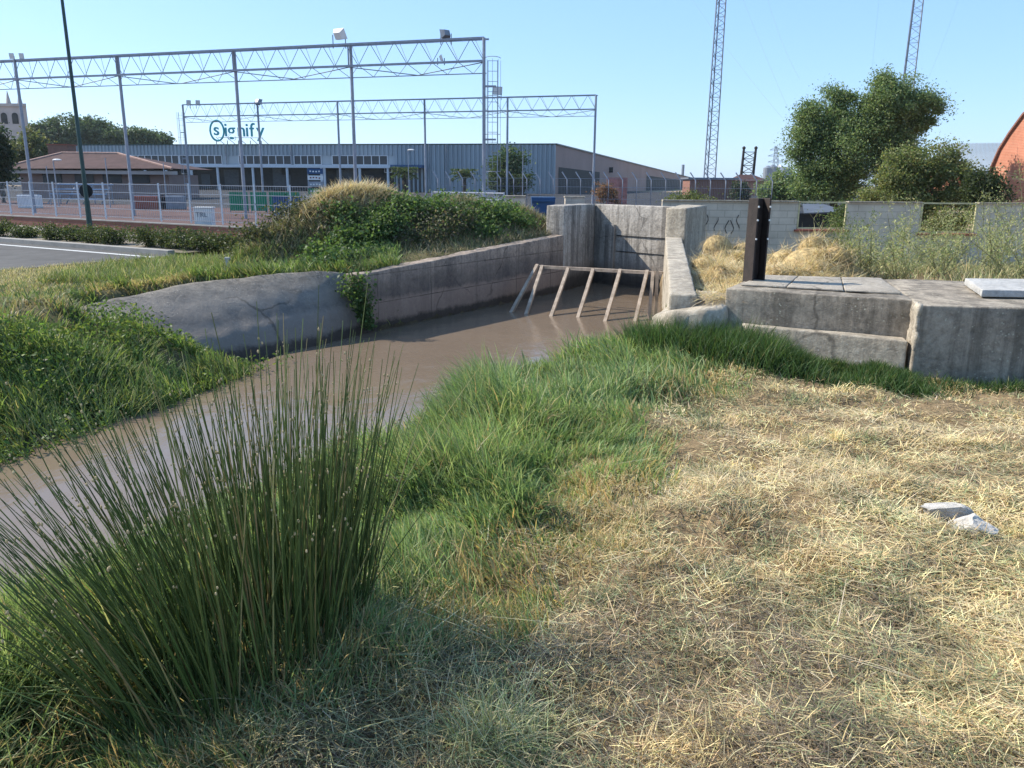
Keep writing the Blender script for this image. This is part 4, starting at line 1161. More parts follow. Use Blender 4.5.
# ------------------------------------------------------------------ right-hand buildings
def extrude_xz(pts, Y0, Y1, mat, name, parent, shear=0.0):
    n = len(pts); mb = MB()
    mb.add([(p[0], Y0, p[1]) for p in pts] + [(p[0] + shear, Y1, p[1]) for p in pts], [tuple(range(n)), tuple(range(n, 2 * n))[::-1]] + [(i, (i + 1) % n, n + (i + 1) % n, n + i) for i in range(n)])
    return mb.build(name, mat, parent)
t = thing('brick_vault', 'orange brick gable with a curved edge at the right edge of the view', 'building', (at(1040, 200, 42).x, 42, -.3))
YV = lambda px: 46 - (px - 988) * .07
c = [at(px, py, YV(px)) for px, py in ((988, 200), (989, 185), (992, 168), (1000, 150), (1010, 134), (1024, 115), (1045, 96), (1075, 84), (1110, 80), (1150, 90), (1180, 130), (1190, 200))]
n = len(c); sh = Vector((11, 6, 0)); mb = MB()
F = c + [Vector((c[-1].x, c[-1].y, -.3)), Vector((c[0].x, c[0].y, -.3))]; n = len(F)
mb.add(F + [p + sh for p in F], [tuple(range(n)), tuple(range(n, 2 * n))[::-1]] + [(i, (i + 1) % n, n + (i + 1) % n, n + i) for i in range(n)])
mb.build('gable', M['orangebrick'], t)
mb = MB()
rim = [Vector((q.x - .05, q.y - .03, q.z)) for q in c]; mb.tube([r_ + Vector((0, 0, .04)) for r_ in rim], .09, 5); mb.build('rim', M['brick'], t)
t = thing('metal_shed', 'pale ribbed metal roof showing between the shrubby tree and the brick gable', 'shed', (at(970, 190, 66).x, 66, -.3))
a, b, c_, d_ = at(935, 144, 78), at(1015, 143, 78), at(1010, 171, 64), at(940, 173, 64)
mb = MB(); nrib = 60
for i in range(nrib):
    f0, f1 = i / nrib, (i + .55) / nrib
    mb.add([a.lerp(b, f0), a.lerp(b, f1), d_.lerp(c_, f1), d_.lerp(c_, f0)], [(0, 1, 2, 3)])
    up = Vector((0, -.03, .06)); f2 = (i + 1) / nrib
    mb.add([a.lerp(b, f1) + up, a.lerp(b, f2) + up, d_.lerp(c_, f2) + up, d_.lerp(c_, f1) + up], [(0, 1, 2, 3)])
mb.build('roof', M['greyroof'], t)
mb = MB(); mb.box(((d_.x + c_.x) / 2, 66.2, (d_.z - .35) / 2), (c_.x - d_.x, 3.6, d_.z + .05)); mb.build('wall', M['plaster'], t)
mb = MB(); mb.tube([d_ + Vector((0, -.1, -.1)), c_ + Vector((0, -.1, -.1))], .2, 5); mb.build('gutter', M['galv'], t)
t = thing('brick_outbuilding', 'small orange brick gable half hidden by the shrubby tree', 'building', (at(960, 190, 56).x, 56, -.3))
q = [at(948, 200, 56), at(950, 166, 56), at(957, 160, 56), at(972, 171, 56), at(972, 200, 56)]
extrude_xz([(v.x, max(v.z, -.3)) for v in q], 56, 60, M['orangebrick'], 'gable', t)
# shed seen through the first opening
t = thing('low_shed', 'dark low shed with a pale bluish roof seen through the first wall opening', 'shed', (at(820, 225, 26).x, 26, -.3))
q = at(818, 222, 26); mb = MB(); mb.box((q.x, 27, .2), (2.6, 2, 1.0)); mb.build('wall', M['dark'], t)
mb = MB(); e = at(808, 214, 26); f = at(846, 209, 26); mb.add([(e.x - .2, 25.8, .72), (f.x, 25.8, .78), (f.x, 28, .95), (e.x + .5, 28, .95), (e.x - .2, 25.8, .68), (f.x, 25.8, .74), (f.x, 28, .91), (e.x + .5, 28, .91)], [(0, 1, 2, 3), (7, 6, 5, 4), (0, 4, 5, 1), (1, 5, 6, 2), (2, 6, 7, 3), (3, 7, 4, 0)]); mb.build('roof', plain('blue_grey_sheet', (.09, .1, .115), .5), t)
bush('shrub', 'yellow-green shrub showing through the second wall opening', 'shrub', (at(950, 230, 23).x, 23, -.1), lobes_px([(955, 222, 24, 14), (935, 228, 16, 10)], 23), 4500, .07, [(.14, .15, .05), (.09, .11, .04), (.2, .19, .07)])
bush('shrub', 'green shrub showing at the right of the first wall opening', 'shrub', (at(842, 222, 24).x, 24, -.1), lobes_px([(842, 215, 10, 14)], 24), 1800, .07, [(.1, .14, .05), (.07, .1, .035)])

# middle distance: brick sheds, towers, silos
t = thing('brick_shed', 'long low brown brick shed right of the factory', 'shed', (at(705, 195, 95).x, 95, -.3))
q0, q1 = at(690, 181, 95), at(736, 179.5, 95)
mb = MB(); mb.box(((q0.x + q1.x) / 2, 97, (q1.z - .3) / 2), (q1.x - q0.x, 4, q1.z + .3)); mb.build('wall', M['brick'], t)
mb = MB(); mb.box(((q0.x + q1.x) / 2, 97, q1.z + .1), (q1.x - q0.x + .5, 4.5, .16)); mb.build('roof', M['galv_dark'], t)
t = thing('brick_house', 'small brown brick house with a pitched tiled roof under the twin-post mast', 'house', (at(750, 195, 130).x, 130, -.3))
q0, q1, pk = at(737, 181, 130), at(768, 181, 130), at(750, 174.5, 130)
mb = MB(); mb.box(((q0.x + q1.x) / 2, 132.5, (q0.z - .3) / 2), (q1.x - q0.x, 5, q0.z + .3)); mb.build('wall', M['orangebrick'], t)
mb = MB(); mb.add([(q0.x - .3, 129.6, q0.z), (q1.x + .3, 129.6, q0.z), (q1.x + .3, 135.4, q0.z), (q0.x - .3, 135.4, q0.z), (pk.x - 1, 132.5, pk.z), (pk.x + 1.2, 132.5, pk.z)], [(0, 1, 5, 4), (1, 2, 5), (2, 3, 4, 5), (3, 0, 4), (3, 2, 1, 0)]); mb.build('roof', M['rooftile'], t)
mb = MB(); w0 = at(744, 185, 129.97); mb.box((w0.x, 129.97, w0.z), (.9, .06, 1.0)); mb.build('window', M['dark'], t)
t = thing('twin_post_mast', 'twin brown lattice posts joined by cross-bracing above the brick house', 'mast', (at(750, 175, 140).x, 140, -.3))
for px in (744, 756):
    mb = MB(); a = at(px, 148, 140); mb.tube([(a.x - .2, 140, 0), (a.x, 140, a.z)], [.28, .2], 6); mb.ball((a.x, 140, a.z), .3); mb.build('post', M['rust'], t)
mb = MB(); a, b = at(744, 152, 140), at(756, 152, 140)
for k in range(6):
    z0, z1 = a.z - 1.1 * k, a.z - 1.1 * (k + 1); mb.bar((a.x, 140, z0), (b.x, 140, z1), .06, 3); mb.bar((b.x, 140, z0), (a.x, 140, z1), .06, 3); mb.bar((a.x, 140, z0), (b.x, 140, z0), .06, 3)
mb.build('bracing', M['rust'], t)

def lattice_tower(label, pxb, pyb, pxt, pyt, Y, wpx_b, wpx_t, extra=1.35):
    b, tp = at(pxb, pyb, Y), at(pxt, pyt, Y)
    b = Vector((b.x, Y, -.3)); k = Y / FPX
    # vertical axis through the visible base
    axx = (at(pxb, pyb, Y).x + at(pxt, pyt, Y).x) / 2
    zt = tp.z * extra; wb, wt = wpx_b * k, wpx_t * k
    t = thing('lattice_tower', label, 'tower', (axx, Y, -.3), 'lattice radio towers')
    W = lambda z: wb + (wt - wb) * min(max((z - at(pxb, pyb, Y).z) / (tp.z - at(pxb, pyb, Y).z), -.3), 1.5)
    C = lambda i, z: Vector((axx + (-.5, .5, 0)[i] * W(z), Y + (-.29, -.29, .58)[i] * W(z), z))
    for i in range(3):
        mb = MB(); mb.tube([C(i, -.3), C(i, zt)], .06 * Y / 100 + .02, 5); mb.build('leg', M['galv_dark'], t)
    mb = MB(); z = -.3
    while z < zt - 1:
        st = W(z) * 1.25
        for i in range(3):
            j = (i + 1) % 3; mb.bar(C(i, z), C(j, z + st / 2), .035, 3); mb.bar(C(j, z + st / 2), C(i, z + st), .035, 3); mb.bar(C(i, z), C(j, z), .025, 3)
        z += st
    mb.build('bracing', M['galv_dark'], t)
    return t, axx, zt
tw1, ax1, zt1 = lattice_tower('left lattice radio tower rising above the brick shed', 708.5, 178, 721, 0, 105, 11, 8.5)
tw2, ax2, zt2 = lattice_tower('right lattice radio tower rising behind the two tall trees', 906, 75, 919, 0, 120, 12, 9.5, 1.25)
def wire(px0, py0, px1, py1, Y0, Y1, lb, r=.007):
    a, b = at(px0, py0, Y0), at(px1, py1, Y1)
    mb = MB(); pts = []
    for i in range(13):
        f = i / 12; p = a.lerp(b, f); p.z -= .6 * 4 * f * (1 - f); pts.append(p)
    mb.tube(pts, r, 3); o = mb.build('guy_wire', M['galv'], loc=a); tag(o, lb, 'wire', 'guy wires of the radio towers')
wire(722, -60, 800, 135, 105, 75, 'guy wire slanting from the left radio tower, the steeper of the pair over the skyline')
wire(680, -20, 810, 150, 105, 62, 'guy wire crossing the sky right of the left radio tower, the flatter of the pair')
wire(765, -10, 800, 80, 90, 80, 'short guy wire high in the sky between the two radio towers')
wire(880, -10, 872, 70, 100, 90, 'nearly upright wire in the sky left of the right radio tower')
wire(960, -5, 925, 85, 110, 95, 'guy wire dropping on the right side of the right radio tower')

t = thing('silo_group', 'grey silos and white tanks of a far plant on the skyline', 'silo', (at(775, 185, 420).x, 420, -.3))
for (px, py, w_, m) in ((768, 168, 4.5, 'galv_dark'), (773, 167, 5, 'galv_dark'), (780, 167, 4, 'white'), (788, 169, 5, 'galv')):
    q = at(px, py, 420); mb = MB(); mb.tube([(q.x, 420, -.3), (q.x, 420, q.z), (q.x, 420, q.z + 1.2)], [w_ * .5, w_ * .5, w_ * .1], 14); mb.build('silo', M[m], t)
t = thing('power_pylon', 'distant power pylon with three cross-arms above the silos', 'pylon', (at(776, 175, 400).x, 400, -.3))
mb = MB(); k = .5
for s in (-1, 1):
    for s2 in (-1, 1):
        bq, tq = at(776 + 4 * s, 185, 400), at(776 + .8 * s, 146, 400); mb.bar((bq.x, 400 + s2 * 2, -.3), (tq.x, 400 + s2 * .4, tq.z), .14, 4)
mb.build('legs', M['galv_dark'], t)
mb = MB()
for py, hw in ((150, 6), (156, 8), (162, 8)):
    a, b = at(776 - hw, py, 400), at(776 + hw, py, 400); mb.bar(a, b, .16, 4); c0 = at(776, py - 3, 400); mb.bar(a, c0, .1, 3); mb.bar(b, c0, .1, 3)
mb.build('cross_arms', M['galv_dark'], t)
mb = MB()
for i in range(8):
    f0, f1 = i / 8, (i + 1) / 8; a = at(776 - 4 + 3.2 * f0, 185 - 39 * f0, 400); b = at(776 + 4 - 3.2 * f1, 185 - 39 * f1, 400); mb.bar(a, b, .08, 3)
    a = at(776 + 4 - 3.2 * f0, 185 - 39 * f0, 400); b = at(776 - 4 + 3.2 * f1, 185 - 39 * f1, 400); mb.bar(a, b, .08, 3)
mb.build('bracing', M['galv_dark'], t)

# ------------------------------------------------------------------ palisade behind the chamber
t = thing('palisade_fence', 'iron fence of angled-top posts and wires behind the sluice chamber', 'fence', (4, 34, -.3))
P0, P1 = Vector((-3.5, 38, 0)), Vector((10.5, 33.5, 0))
for i in range(25):
    q = P0.lerp(P1, i / 24); mb = MB(); h = 1.75
    mb.tube([(q.x, q.y, -.3), (q.x, q.y, h - .05), (q.x - .22, q.y + .1, h + .28)], .028, 5); mb.build('post', M['galv'], t)
mb = MB()
for z in (.4, .9, 1.4, 1.75): mb.bar((P0.x, P0.y, z), (P1.x, P1.y, z), .007, 3)
mb.build('wires', M['galv'], t)
mb = MB()
for i in range(220):
    q = P0.lerp(P1, i / 220); mb.bar((q.x, q.y, -.2), (q.x, q.y, 1.7), .003, 3)
mb.build('mesh_wires', M['galv'], t)
t = thing('slat_fence', 'pale low metal fence seen over the right part of the mound', 'fence', (-1.5, 31, -.3))
S0, S1 = at(432, 195, 33), at(504, 196, 31)
for i in range(9):
    q = S0.lerp(S1, i / 8); mb = MB(); mb.bar((q.x, q.y, -.3), (q.x, q.y, at(470, 191.5, 32).z), .03); mb.build('post', M['white_paint'], t)
mb = MB(); zt_ = at(470, 192.5, 32).z
for z in (zt_, zt_ - .25): mb.bar((S0.x, S0.y, z), (S1.x, S1.y, z), .025)
for i in range(70): q = S0.lerp(S1, i / 70); mb.bar((q.x, q.y, -.2), (q.x, q.y, zt_), .008, 3)
mb.build('rails', M['white_paint'], t)
for (x0, x1, y0, Yp, lb) in ((505, 525, 197, 27, 'beige block gatepost just right of the mound'), (565, 584, 197.5, 30, 'beige block gatepost behind the left chamber wall')):
    a, b = at(x0, y0, Yp), at(x1, y0, Yp); t = thing('gatepost', lb, 'gatepost', ((a.x + b.x) / 2, Yp, -.3), 'beige block gateposts')
    mb = MB(); mb.box(((a.x + b.x) / 2, Yp, (a.z - .3) / 2), (b.x - a.x, .5, a.z + .3)); mb.build('masonry', M['blockwall'], t)
    mb = MB(); mb.box(((a.x + b.x) / 2, Yp, a.z + .025), (b.x - a.x + .06, .56, .05)); mb.build('cap', M['conc'], t)
q = at(543, 200, 29); t = thing('blue_skip', 'blue metal skip standing between the two beige gateposts', 'skip', (q.x, 29, -.3))
mb = MB(); z1 = at(543, 197, 29).z
mb.add([(q.x - .3, 28.7, -.3), (q.x + .3, 28.7, -.3), (q.x + .3, 29.5, -.3), (q.x - .3, 29.5, -.3), (q.x - .42, 28.6, z1), (q.x + .42, 28.6, z1), (q.x + .42, 29.6, z1), (q.x - .42, 29.6, z1)], [(3, 2, 1, 0), (0, 1, 5, 4), (1, 2, 6, 5), (2, 3, 7, 6), (3, 0, 4, 7), (4, 5, 6, 7)]); mb.build('bin', M['blue'], t)
mb = MB()
for z in (z1 - .12, z1 - .5): mb.bar((q.x - .4, 28.58, z), (q.x + .4, 28.58, z), .04)
mb.build('ribs', M['blue'], t)
bush('shrub', 'rusty brown dried shrub behind the fence by the chamber', 'shrub', (at(607, 200, 42).x, 42, -.3), lobes_px([(604, 192, 10, 10), (613, 196, 9, 8)], 42), 2600, .09, [(.28, .13, .06), (.2, .1, .05), (.14, .1, .05)], None, 40, .13)
bush('shrub', 'green bush growing over the left end of the block wall', 'shrub', (at(690, 205, 24).x, 24, -.3), lobes_px([(690, 200, 16, 7), (678, 202, 12, 5), (703, 202, 10, 5)], 24), 2600, .06, [(.11, .14, .05), (.15, .17, .06), (.08, .1, .04)])
bush('shrub', 'dark shrub against the brown brick shed beside the house', 'shrub', (at(738, 200, 92).x, 92, -.3), lobes_px([(739, 190, 7, 9), (746, 195, 6, 6)], 92), 1500, .25, [(.03, .05, .025), (.05, .07, .03)], None, 30, .3)
q = at(617, 184, 60); t = thing('painted_panel', 'pink painted wall panel beyond the fence by the chamber', 'panel', (q.x, 60, -.3))
mb = MB(); mb.box((q.x, 60, (q.z + .45) / 2 - .15), (1.5, .12, q.z + .75)); mb.build('board', plain('pink_paint', (.4, .17, .14), .7, 0, .4, 2), t)
mb = MB(); mb.box((q.x - .6, 60.12, .6), (.1, .1, 1.8)); mb.box((q.x + .6, 60.12, .6), (.1, .1, 1.8)); mb.build('stake', M['timber'], t)

# ------------------------------------------------------------------ bungalow, church, barriers behind the fence
t = thing('bungalow', 'pinkish bungalow with a brown tiled hip roof behind the metal fence', 'house', (at(85, 190, 78).x, 78, -.3))
e0_, e1_ = at(-2, 168.5, 74), at(172, 168.5, 74); r0, r1 = at(62, 153, 79), at(118, 156, 79); bk = 10
mb = MB(); mb.add([e0_, e1_, (e1_.x, e1_.y + bk, e1_.z), (e0_.x, e0_.y + bk, e0_.z), r0, (r1.x, r1.y, r0.z)], [(0, 1, 5, 4), (1, 2, 5), (2, 3, 4, 5), (3, 0, 4), (3, 2, 1, 0)]); rf = mb.build('roof', M['rooftile'], t)
mb = MB(); mb.tube([e0_, r0, (r1.x, r1.y, r0.z), e1_], .13, 5); mb.build('ridge_tiles', plain('ridge', (.34, .22, .18), .8), rf)
mb = MB(); mb.box(((e0_.x + e1_.x) / 2, 74.9, e0_.z - .25), (e1_.x - e0_.x - .3, 1.2, .3)); mb.build('eaves', M['stone'], t)
mb = MB(); mb.box(((e0_.x + e1_.x) / 2, 79, (e0_.z - .7) / 2), (e1_.x - e0_.x - 2, 7, e0_.z - .1)); mb.build('wall', M['cream'], t)
for px in (52, 84, 112, 140):
    q = at(px, 178, 75.4); mb = MB(); mb.box((q.x, 75.45, q.z), (1.7, .1, .9)); mb.build('window', M['glass'], t)
q = at(57, 146.5, 95); t2 = thing('brick_box', 'small red brick roof housing behind the bungalow ridge', 'building', (q.x, 95, -.3))
mb = MB(); mb.box((q.x, 96, q.z / 2), (2.2, 2, q.z + .3)); mb.build('wall', M['brick'], t2); mb = MB(); mb.box((q.x, 96, q.z + .22), (2.4, 2.2, .12)); mb.build('cap', M['sill'], t2)

t = thing('church_tower', 'pale stone tower with pinnacles and arched windows at the left edge', 'tower', (at(5, 180, 210).x, 210, -.3))
q0, q1 = at(-40, 106, 210), at(26, 106, 210)
kq = 222 / 210 * 1.01; mb = MB(); mb.prism([(q0.x, 210), (q1.x, 210), (q1.x * kq, 222), (q0.x * kq, 222)], -.3, q0.z); mb.build('wall', M['stone'], t)
mb = MB(); mb.prism([(q0.x, 209.6), (q1.x + .3, 209.6), (q1.x * kq, 222), (q0.x * kq, 222)], q0.z + .003, q0.z + .7); mb.build('cornice', M['stone'], t)
for px in (7.5, 19, -20):
    a = at(px, 104, 210); mb = MB(); mb.tube([(a.x, 210.5, a.z), (a.x, 210.5, a.z + 1), (a.x, 210.5, a.z + 3.2)], [.6, .45, .05], 6); mb.build('pinnacle', M['stone'], t)
for px in (4, 15, -8):
    a = at(px, 118, 209.9); mb = MB(); n = 9
    pts = [(a.x - .8, a.z - 1.4), (a.x + .8, a.z - 1.4)] + [(a.x + .8 * math.cos(th), a.z + .5 + .8 * math.sin(th)) for th in np.linspace(0, PI, n)]
    mb.add([(p[0], 209.94, p[1]) for p in pts], [tuple(range(len(pts)))]); mb.build('arched_window', M['dark'], t)


for (x0, x1, lb) in ((229, 247, 'left green sheet panel behind the metal fence'), (250, 266, 'middle green sheet panel behind the metal fence'), (269, 299, 'right green sheet panel behind the metal fence, partly behind the blue board')):
    Yq = 46; a, b = at(x0, 193.5, Yq), at(x1, 193.5, Yq); t = thing('green_panel', lb, 'panel', ((a.x + b.x) / 2, Yq, -.22), 'green panels behind the fence')
    mb = MB(); mb.box(((a.x + b.x) / 2, Yq, a.z / 2 - .02), (b.x - a.x, .06, a.z + .2)); mb.build('sheet', M['green_panel'], t)
    for q_ in (a, b):
        mb = MB(); mb.bar((q_.x, Yq + .06, -.22), (q_.x, Yq + .06, a.z), .03); mb.build('stake', M['galv'], t)
q = at(287, 209, 40); t = thing('blue_board', 'blue board with a white curved stripe behind the metal fence, next to the mound', 'board', (q.x, 40, -.22))
mb = MB(); mb.box((q.x, 40, .35), (1.35, .06, .95)); mb.build('panel', M['blue'], t)
mb = MB(); mb.tube([(q.x + .05 + .45 * math.cos(a), 39.96, .5 + .3 * math.sin(a)) for a in np.linspace(PI * 1.1, PI * 1.95, 10)], .03, 4); mb.build('stripe', M['white'], t)
mb = MB(); mb.bar((q.x - .5, 40.06, -.22), (q.x - .5, 40.06, .8), .03); mb.bar((q.x + .5, 40.06, -.22), (q.x + .5, 40.06, .8), .03); mb.build('leg', M['galv'], t)
# bleachers
q = at(75, 200, 58); t = thing('bleachers', 'bluish tiered bench seating behind the fence near the lamp post', 'bleachers', (q.x, 58, -.22))
for k in range(4):
    mb = MB(); mb.box((q.x, 58 + .5 * k, .15 + .33 * k), (4.0, .35, .06)); mb.build('bench', plain('blue_grey_bench', (.25, .36, .5), .5), t)
for u in (-1.9, -.6, .6, 1.9):
    mb = MB(); mb.tube([(q.x + u, 57.9, -.22), (q.x + u, 59.6, 1.2), (q.x + u, 59.6, -.22)], .04, 4); mb.build('frame', M['galv'], t)
for (px, w_, mt, lb) in ((150, 2.2, 'sill', 'maroon barrier block behind the fence left of the cabinet'), (172, 1.6, 'galv_dark', 'dark grey barrier block behind the fence next to the maroon one'), (30, 1.3, 'white', 'white low table behind the fence at the left')):
    q = at(px, 206, 50); t = thing('barrier_block', lb, 'barrier', (q.x, 50, -.22), 'barriers behind the fence')
    mb = MB(); mb.prism([(q.x - w_ / 2, 49.8), (q.x + w_ / 2, 49.8), (q.x + w_ / 2, 50.3), (q.x - w_ / 2, 50.3)], -.22, .55); mb.build('body', M[mt], t, bevel=.04)
    mb = MB(); mb.box((q.x, 50.05, .58), (w_ * .9, .3, .05)); mb.build('cap', M['galv'], t)
# information board
q = at(315, 170, 62); t = thing('information_board', 'tall board of blue, white, grey and green panels in front of the factory', 'sign', (q.x, 62, -.22))
for i, (py0, py1, mt) in enumerate(((168.5, 174, 'blue'), (175.5, 180, 'white'), (181.5, 187, 'galv'), (188.5, 194, 'green_panel'))):
    z1, z0 = at(315, py0, 62).z, at(315, py1, 62).z
    mb = MB(); mb.box((q.x, 62, (z0 + z1) / 2), (1.15, .08, z1 - z0)); pn = mb.build('sign_panel', M[mt], t)
    mb = MB()
    for k in range(4): mb.box((q.x - .35 + .22 * k, 61.955, (z0 + z1) / 2 + random.uniform(-.03, .03)), (.12, .006, .1))
    mb.build('markings', M['white'] if mt != 'white' else plain('maroon_ink', (.2, .05, .06)), pn)
mb = MB(); mb.bar((q.x - .57, 62.08, -.22), (q.x - .57, 62.08, at(315, 168, 62).z), .05); mb.bar((q.x + .57, 62.08, -.22), (q.x + .57, 62.08, at(315, 168, 62).z), .05); mb.build('leg', M['galv'], t)
# slim poles on the court
for i, (px, py, Yp, lb) in enumerate(((53, 160, 52, 'slim lamp pole in front of the bungalow roof, with a pale head'), (105, 158, 52, 'slim pole in front of the bungalow, right of the lamp post'), (46, 166, 56, 'slim pole in front of the left end of the bungalow'), (163, 163, 60, 'slim pole right of the bungalow'), (523, 150, 60, 'slim pole before the corrugated wall right of the farther gantry'), (408, 150, 70, 'slim lamp pole near the blue awning'))):
    a = at(px, py, Yp); t = thing('slim_pole', lb, 'pole', (a.x, Yp, -.22), 'slim poles behind the fence')
    mb = MB(); mb.tube([(a.x, Yp, -.22), (a.x, Yp, a.z)], [.045, .03], 6); mb.build('pole', M['galv'], t)
    if i in (0, 5): mb = MB(); mb.ball((a.x + .25, Yp, a.z), (.3, .15, .08), 8, 5); mb.build('lamp_head', M['white'], t)
# small stake on the bank
q = at(228, 266, 15.2); t = thing('marker_stake', 'short pale marker stake in the grass at the foot of the mound', 'stake', (q.x, q.y, float(hz(q.x, q.y))))
zg = float(hz(q.x, q.y)); mb = MB(); mb.box((q.x, q.y, zg + .1), (.06, .06, .3)); mb.build('stake', M['conc_pale'], t); mb = MB(); mb.box((q.x, q.y, zg + .27), (.09, .08, .04)); mb.build('cap', M['conc_pale'], t)

# ------------------------------------------------------------------ grass
def in_poly(x, y, P):
    r = np.zeros(len(x), bool); j = len(P) - 1
    for i in range(len(P)):
        xi, yi = P[i]; xj, yj = P[j]
        c = (yi > y) != (yj > y)
        r ^= c & (x < (xj - xi) * (y - yi) / (yj - yi + 1e-12) + xi); j = i
    return r
def polar(n, d0, d1, a0=-50, a1=50):
    d = np.exp(rng.uniform(math.log(d0), math.log(d1), n)); a = np.radians(rng.uniform(a0, a1, n))
    return np.sin(a) * d, np.cos(a) * d, d
def on_block(x, y):
    return ((y > 7.3 - .12 * (x - 3.6)) & (x > 3.55)) | ((y > 8.33 - .52 * (x - 2.2)) & (x > 2.15) & (x < 3.75)) | ((x > 1.3) & (y > 8.0))

# -- lush bank grass, near side
GRN = [(.16, .245, .09), (.2, .29, .12), (.125, .2, .08), (.26, .33, .155), (.35, .35, .19)]
x, y, d = polar(420000, 1.9, 11, -45, 40)
xr_ = np.interp(y, XRy, XRx); ge = green_edge(y)
inr = (x > xr_ + .02) & (y < 8.6)
k = (ge - x) + (fbm(x, y, .9, 21) - .5) * 1.5
thin = fbm(x, y, .38, 31)
dens = np.clip(.5 + k / .6, 0, 1) * np.where(thin > .6, .3, 1)
keep = inr & (rng.random(len(x)) < dens) & ~on_block(x, y)
x, y, d, ge, thin = x[keep], y[keep], d[keep], ge[keep], thin[keep]; n = len(x)
z = hz(x, y)
tall = fbm(x, y, .6, 41); bank = np.clip((ge - x) / .65, 0, 1)
L = (.05 + .40 * np.clip(tall * 1.6 - .3, 0.05, 1) * (.3 + .8 * bank)) * rng.uniform(.5, 1.25, n)
phi = 2 * PI * fbm(x, y, 1.2, 51) * 1.3 + rng.normal(0, 1.0, n)
cols = tints(n, GRN, .3, [.3, .28, .17, .17, .08]) * (.75 + .5 * fbm(x, y, .5, 56))[:, None]
dry = rng.random(n) < np.clip(.5 - bank, 0, .5) * .8 + .03 + .4 * np.clip((thin - .52) * 6, 0, 1) * (bank < .8)
cols[dry] = tints(int(dry.sum()), [(.48, .37, .18), (.4, .29, .14), (.36, .33, .17)], .3)
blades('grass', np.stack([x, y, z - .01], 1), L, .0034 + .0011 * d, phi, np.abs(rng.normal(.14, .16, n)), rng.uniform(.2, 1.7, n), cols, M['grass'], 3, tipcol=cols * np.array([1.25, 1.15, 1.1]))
tag(bpy.data.objects['grass'], 'lush green grass covering the near canal bank', 'grass', kind='stuff')

# -- taller dark grass at the foot of the blocks
n = 26000
f = rng.random(n) ** .8
side = rng.random(n) < .78
x = np.where(side, 1.2 + 2.5 * f, 3.5 + 2.6 * f); yb = np.where(side, 8.2 - .48 * np.maximum(x - 2.1, -.9), 7.15 - .13 * (x - 3.6))
y = yb - np.abs(rng.normal(0, .22, n)) * np.where(side, 1.2, .7) - .03
y = np.where((x > 2.2) & (x < 3.75), y - .1, y)
kp = side | (rng.random(n) < .45); x, y, side = x[kp], y[kp], side[kp]; n = len(x)
z = hz(x, y); hh = np.where(side, np.interp(x, [1.2, 2.4, 2.9, 3.7], [.5, .4, .2, .18]), .17) * (.4 + 1.2 * fbm(x, y, .35, 161))
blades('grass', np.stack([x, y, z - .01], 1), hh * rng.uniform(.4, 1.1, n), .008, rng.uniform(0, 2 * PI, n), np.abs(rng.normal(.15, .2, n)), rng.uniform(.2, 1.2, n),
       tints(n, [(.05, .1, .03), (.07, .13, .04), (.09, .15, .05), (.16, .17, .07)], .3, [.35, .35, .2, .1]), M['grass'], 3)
tag(bpy.data.objects['grass.001'], 'taller dark grass along the foot of the concrete blocks', 'grass', kind='stuff')

# -- mown dry grass: stubble and lying straw
FAM = np.array([(.78, .62, .32), (.65, .54, .33), (.48, .345, .18), (.25, .28, .14), (.19, .15, .1)])
def fieldcols(x, y):
    n = len(x)
    b = fbm(x, y, 1.1, 71) + .5 * (fbm(x, y, .28, 76) - .5) + rng.normal(0, .09, n)
    near = np.clip((3.2 - np.hypot(x - .2, y)) / 1.6, 0, 1)     # shifts blades to greener and darker tints close by
    b = b + near * .10
    q = np.select([b < .36, b < .47, b < .54, b < .64], [1, 0, 2, 3], 4)
    mix = rng.random(n) < .35; q[mix] = rng.integers(0, 4, int(mix.sum()))
    c = FAM[q] * rng.uniform(.72, 1.28, (n, 1)) * rng.uniform(.93, 1.07, (n, 3))
    return np.clip(c * (.42 + 1.1 * fbm(x, y, .16, 61, 2))[:, None], 0, 1)
def dryfield(x, y):
    ge = green_edge(y); k = (x - ge) + (fbm(x, y, .9, 21) - .5) * 1.3
    return (x > np.interp(y, XRy, XRx) + .5) & (k > -.55) & ~on_block(x, y) & (y < 9)
x, y, d = polar(560000, 1.25, 9.5, -50, 48)
keep = dryfield(x, y) & (rng.random(len(x)) < np.where(fbm(x, y, .5, 65) > .63, .4, 1)); x, y, d = x[keep], y[keep], d[keep]; n = len(x); z = hz(x, y)
tuft = np.clip(fbm(x, y, .3, 66) * 2.2 - .7, 0, 1)
phi = rng.uniform(0, 2 * PI, n)
blades('dry_grass', np.stack([x, y, z - .008], 1), rng.uniform(.02, .055, n) * (.5 + 1.5 * tuft) * np.clip(d / 3.5, .55, 1), .0013 + .0009 * d, phi, np.abs(rng.normal(1.05, .4, n)), rng.uniform(0, 1.1, n), fieldcols(x, y), M['straw'], 2)
tag(bpy.data.objects['dry_grass'], 'short yellow stubble of the mown grass in the foreground', 'grass', kind='stuff')
x, y, d = polar(300000, 1.25, 9.5, -50, 48)
keep = dryfield(x, y) & (rng.random(len(x)) < .25 + .75 * (fbm(x, y, .7, 81) > .48)); x, y, d = x[keep], y[keep], d[keep]; n = len(x); z = hz(x, y)
phi = np.where(rng.random(n) < .25, 2.5 + 1.5 * (fbm(x, y, 1.6, 91) - .5) + rng.normal(0, .5, n), rng.uniform(0, 2 * PI, n))
cols = fieldcols(x, y) * 1.15
blades('lying_straw', np.stack([x, y, z + rng.uniform(.0, .04, n)], 1), rng.uniform(.03, .12, n) * rng.uniform(.6, 1.25, n), .001 + .0007 * d, phi, rng.normal(1.48, .2, n), rng.normal(.12, .35, n), np.clip(cols, 0, 1), M['straw'], 2)
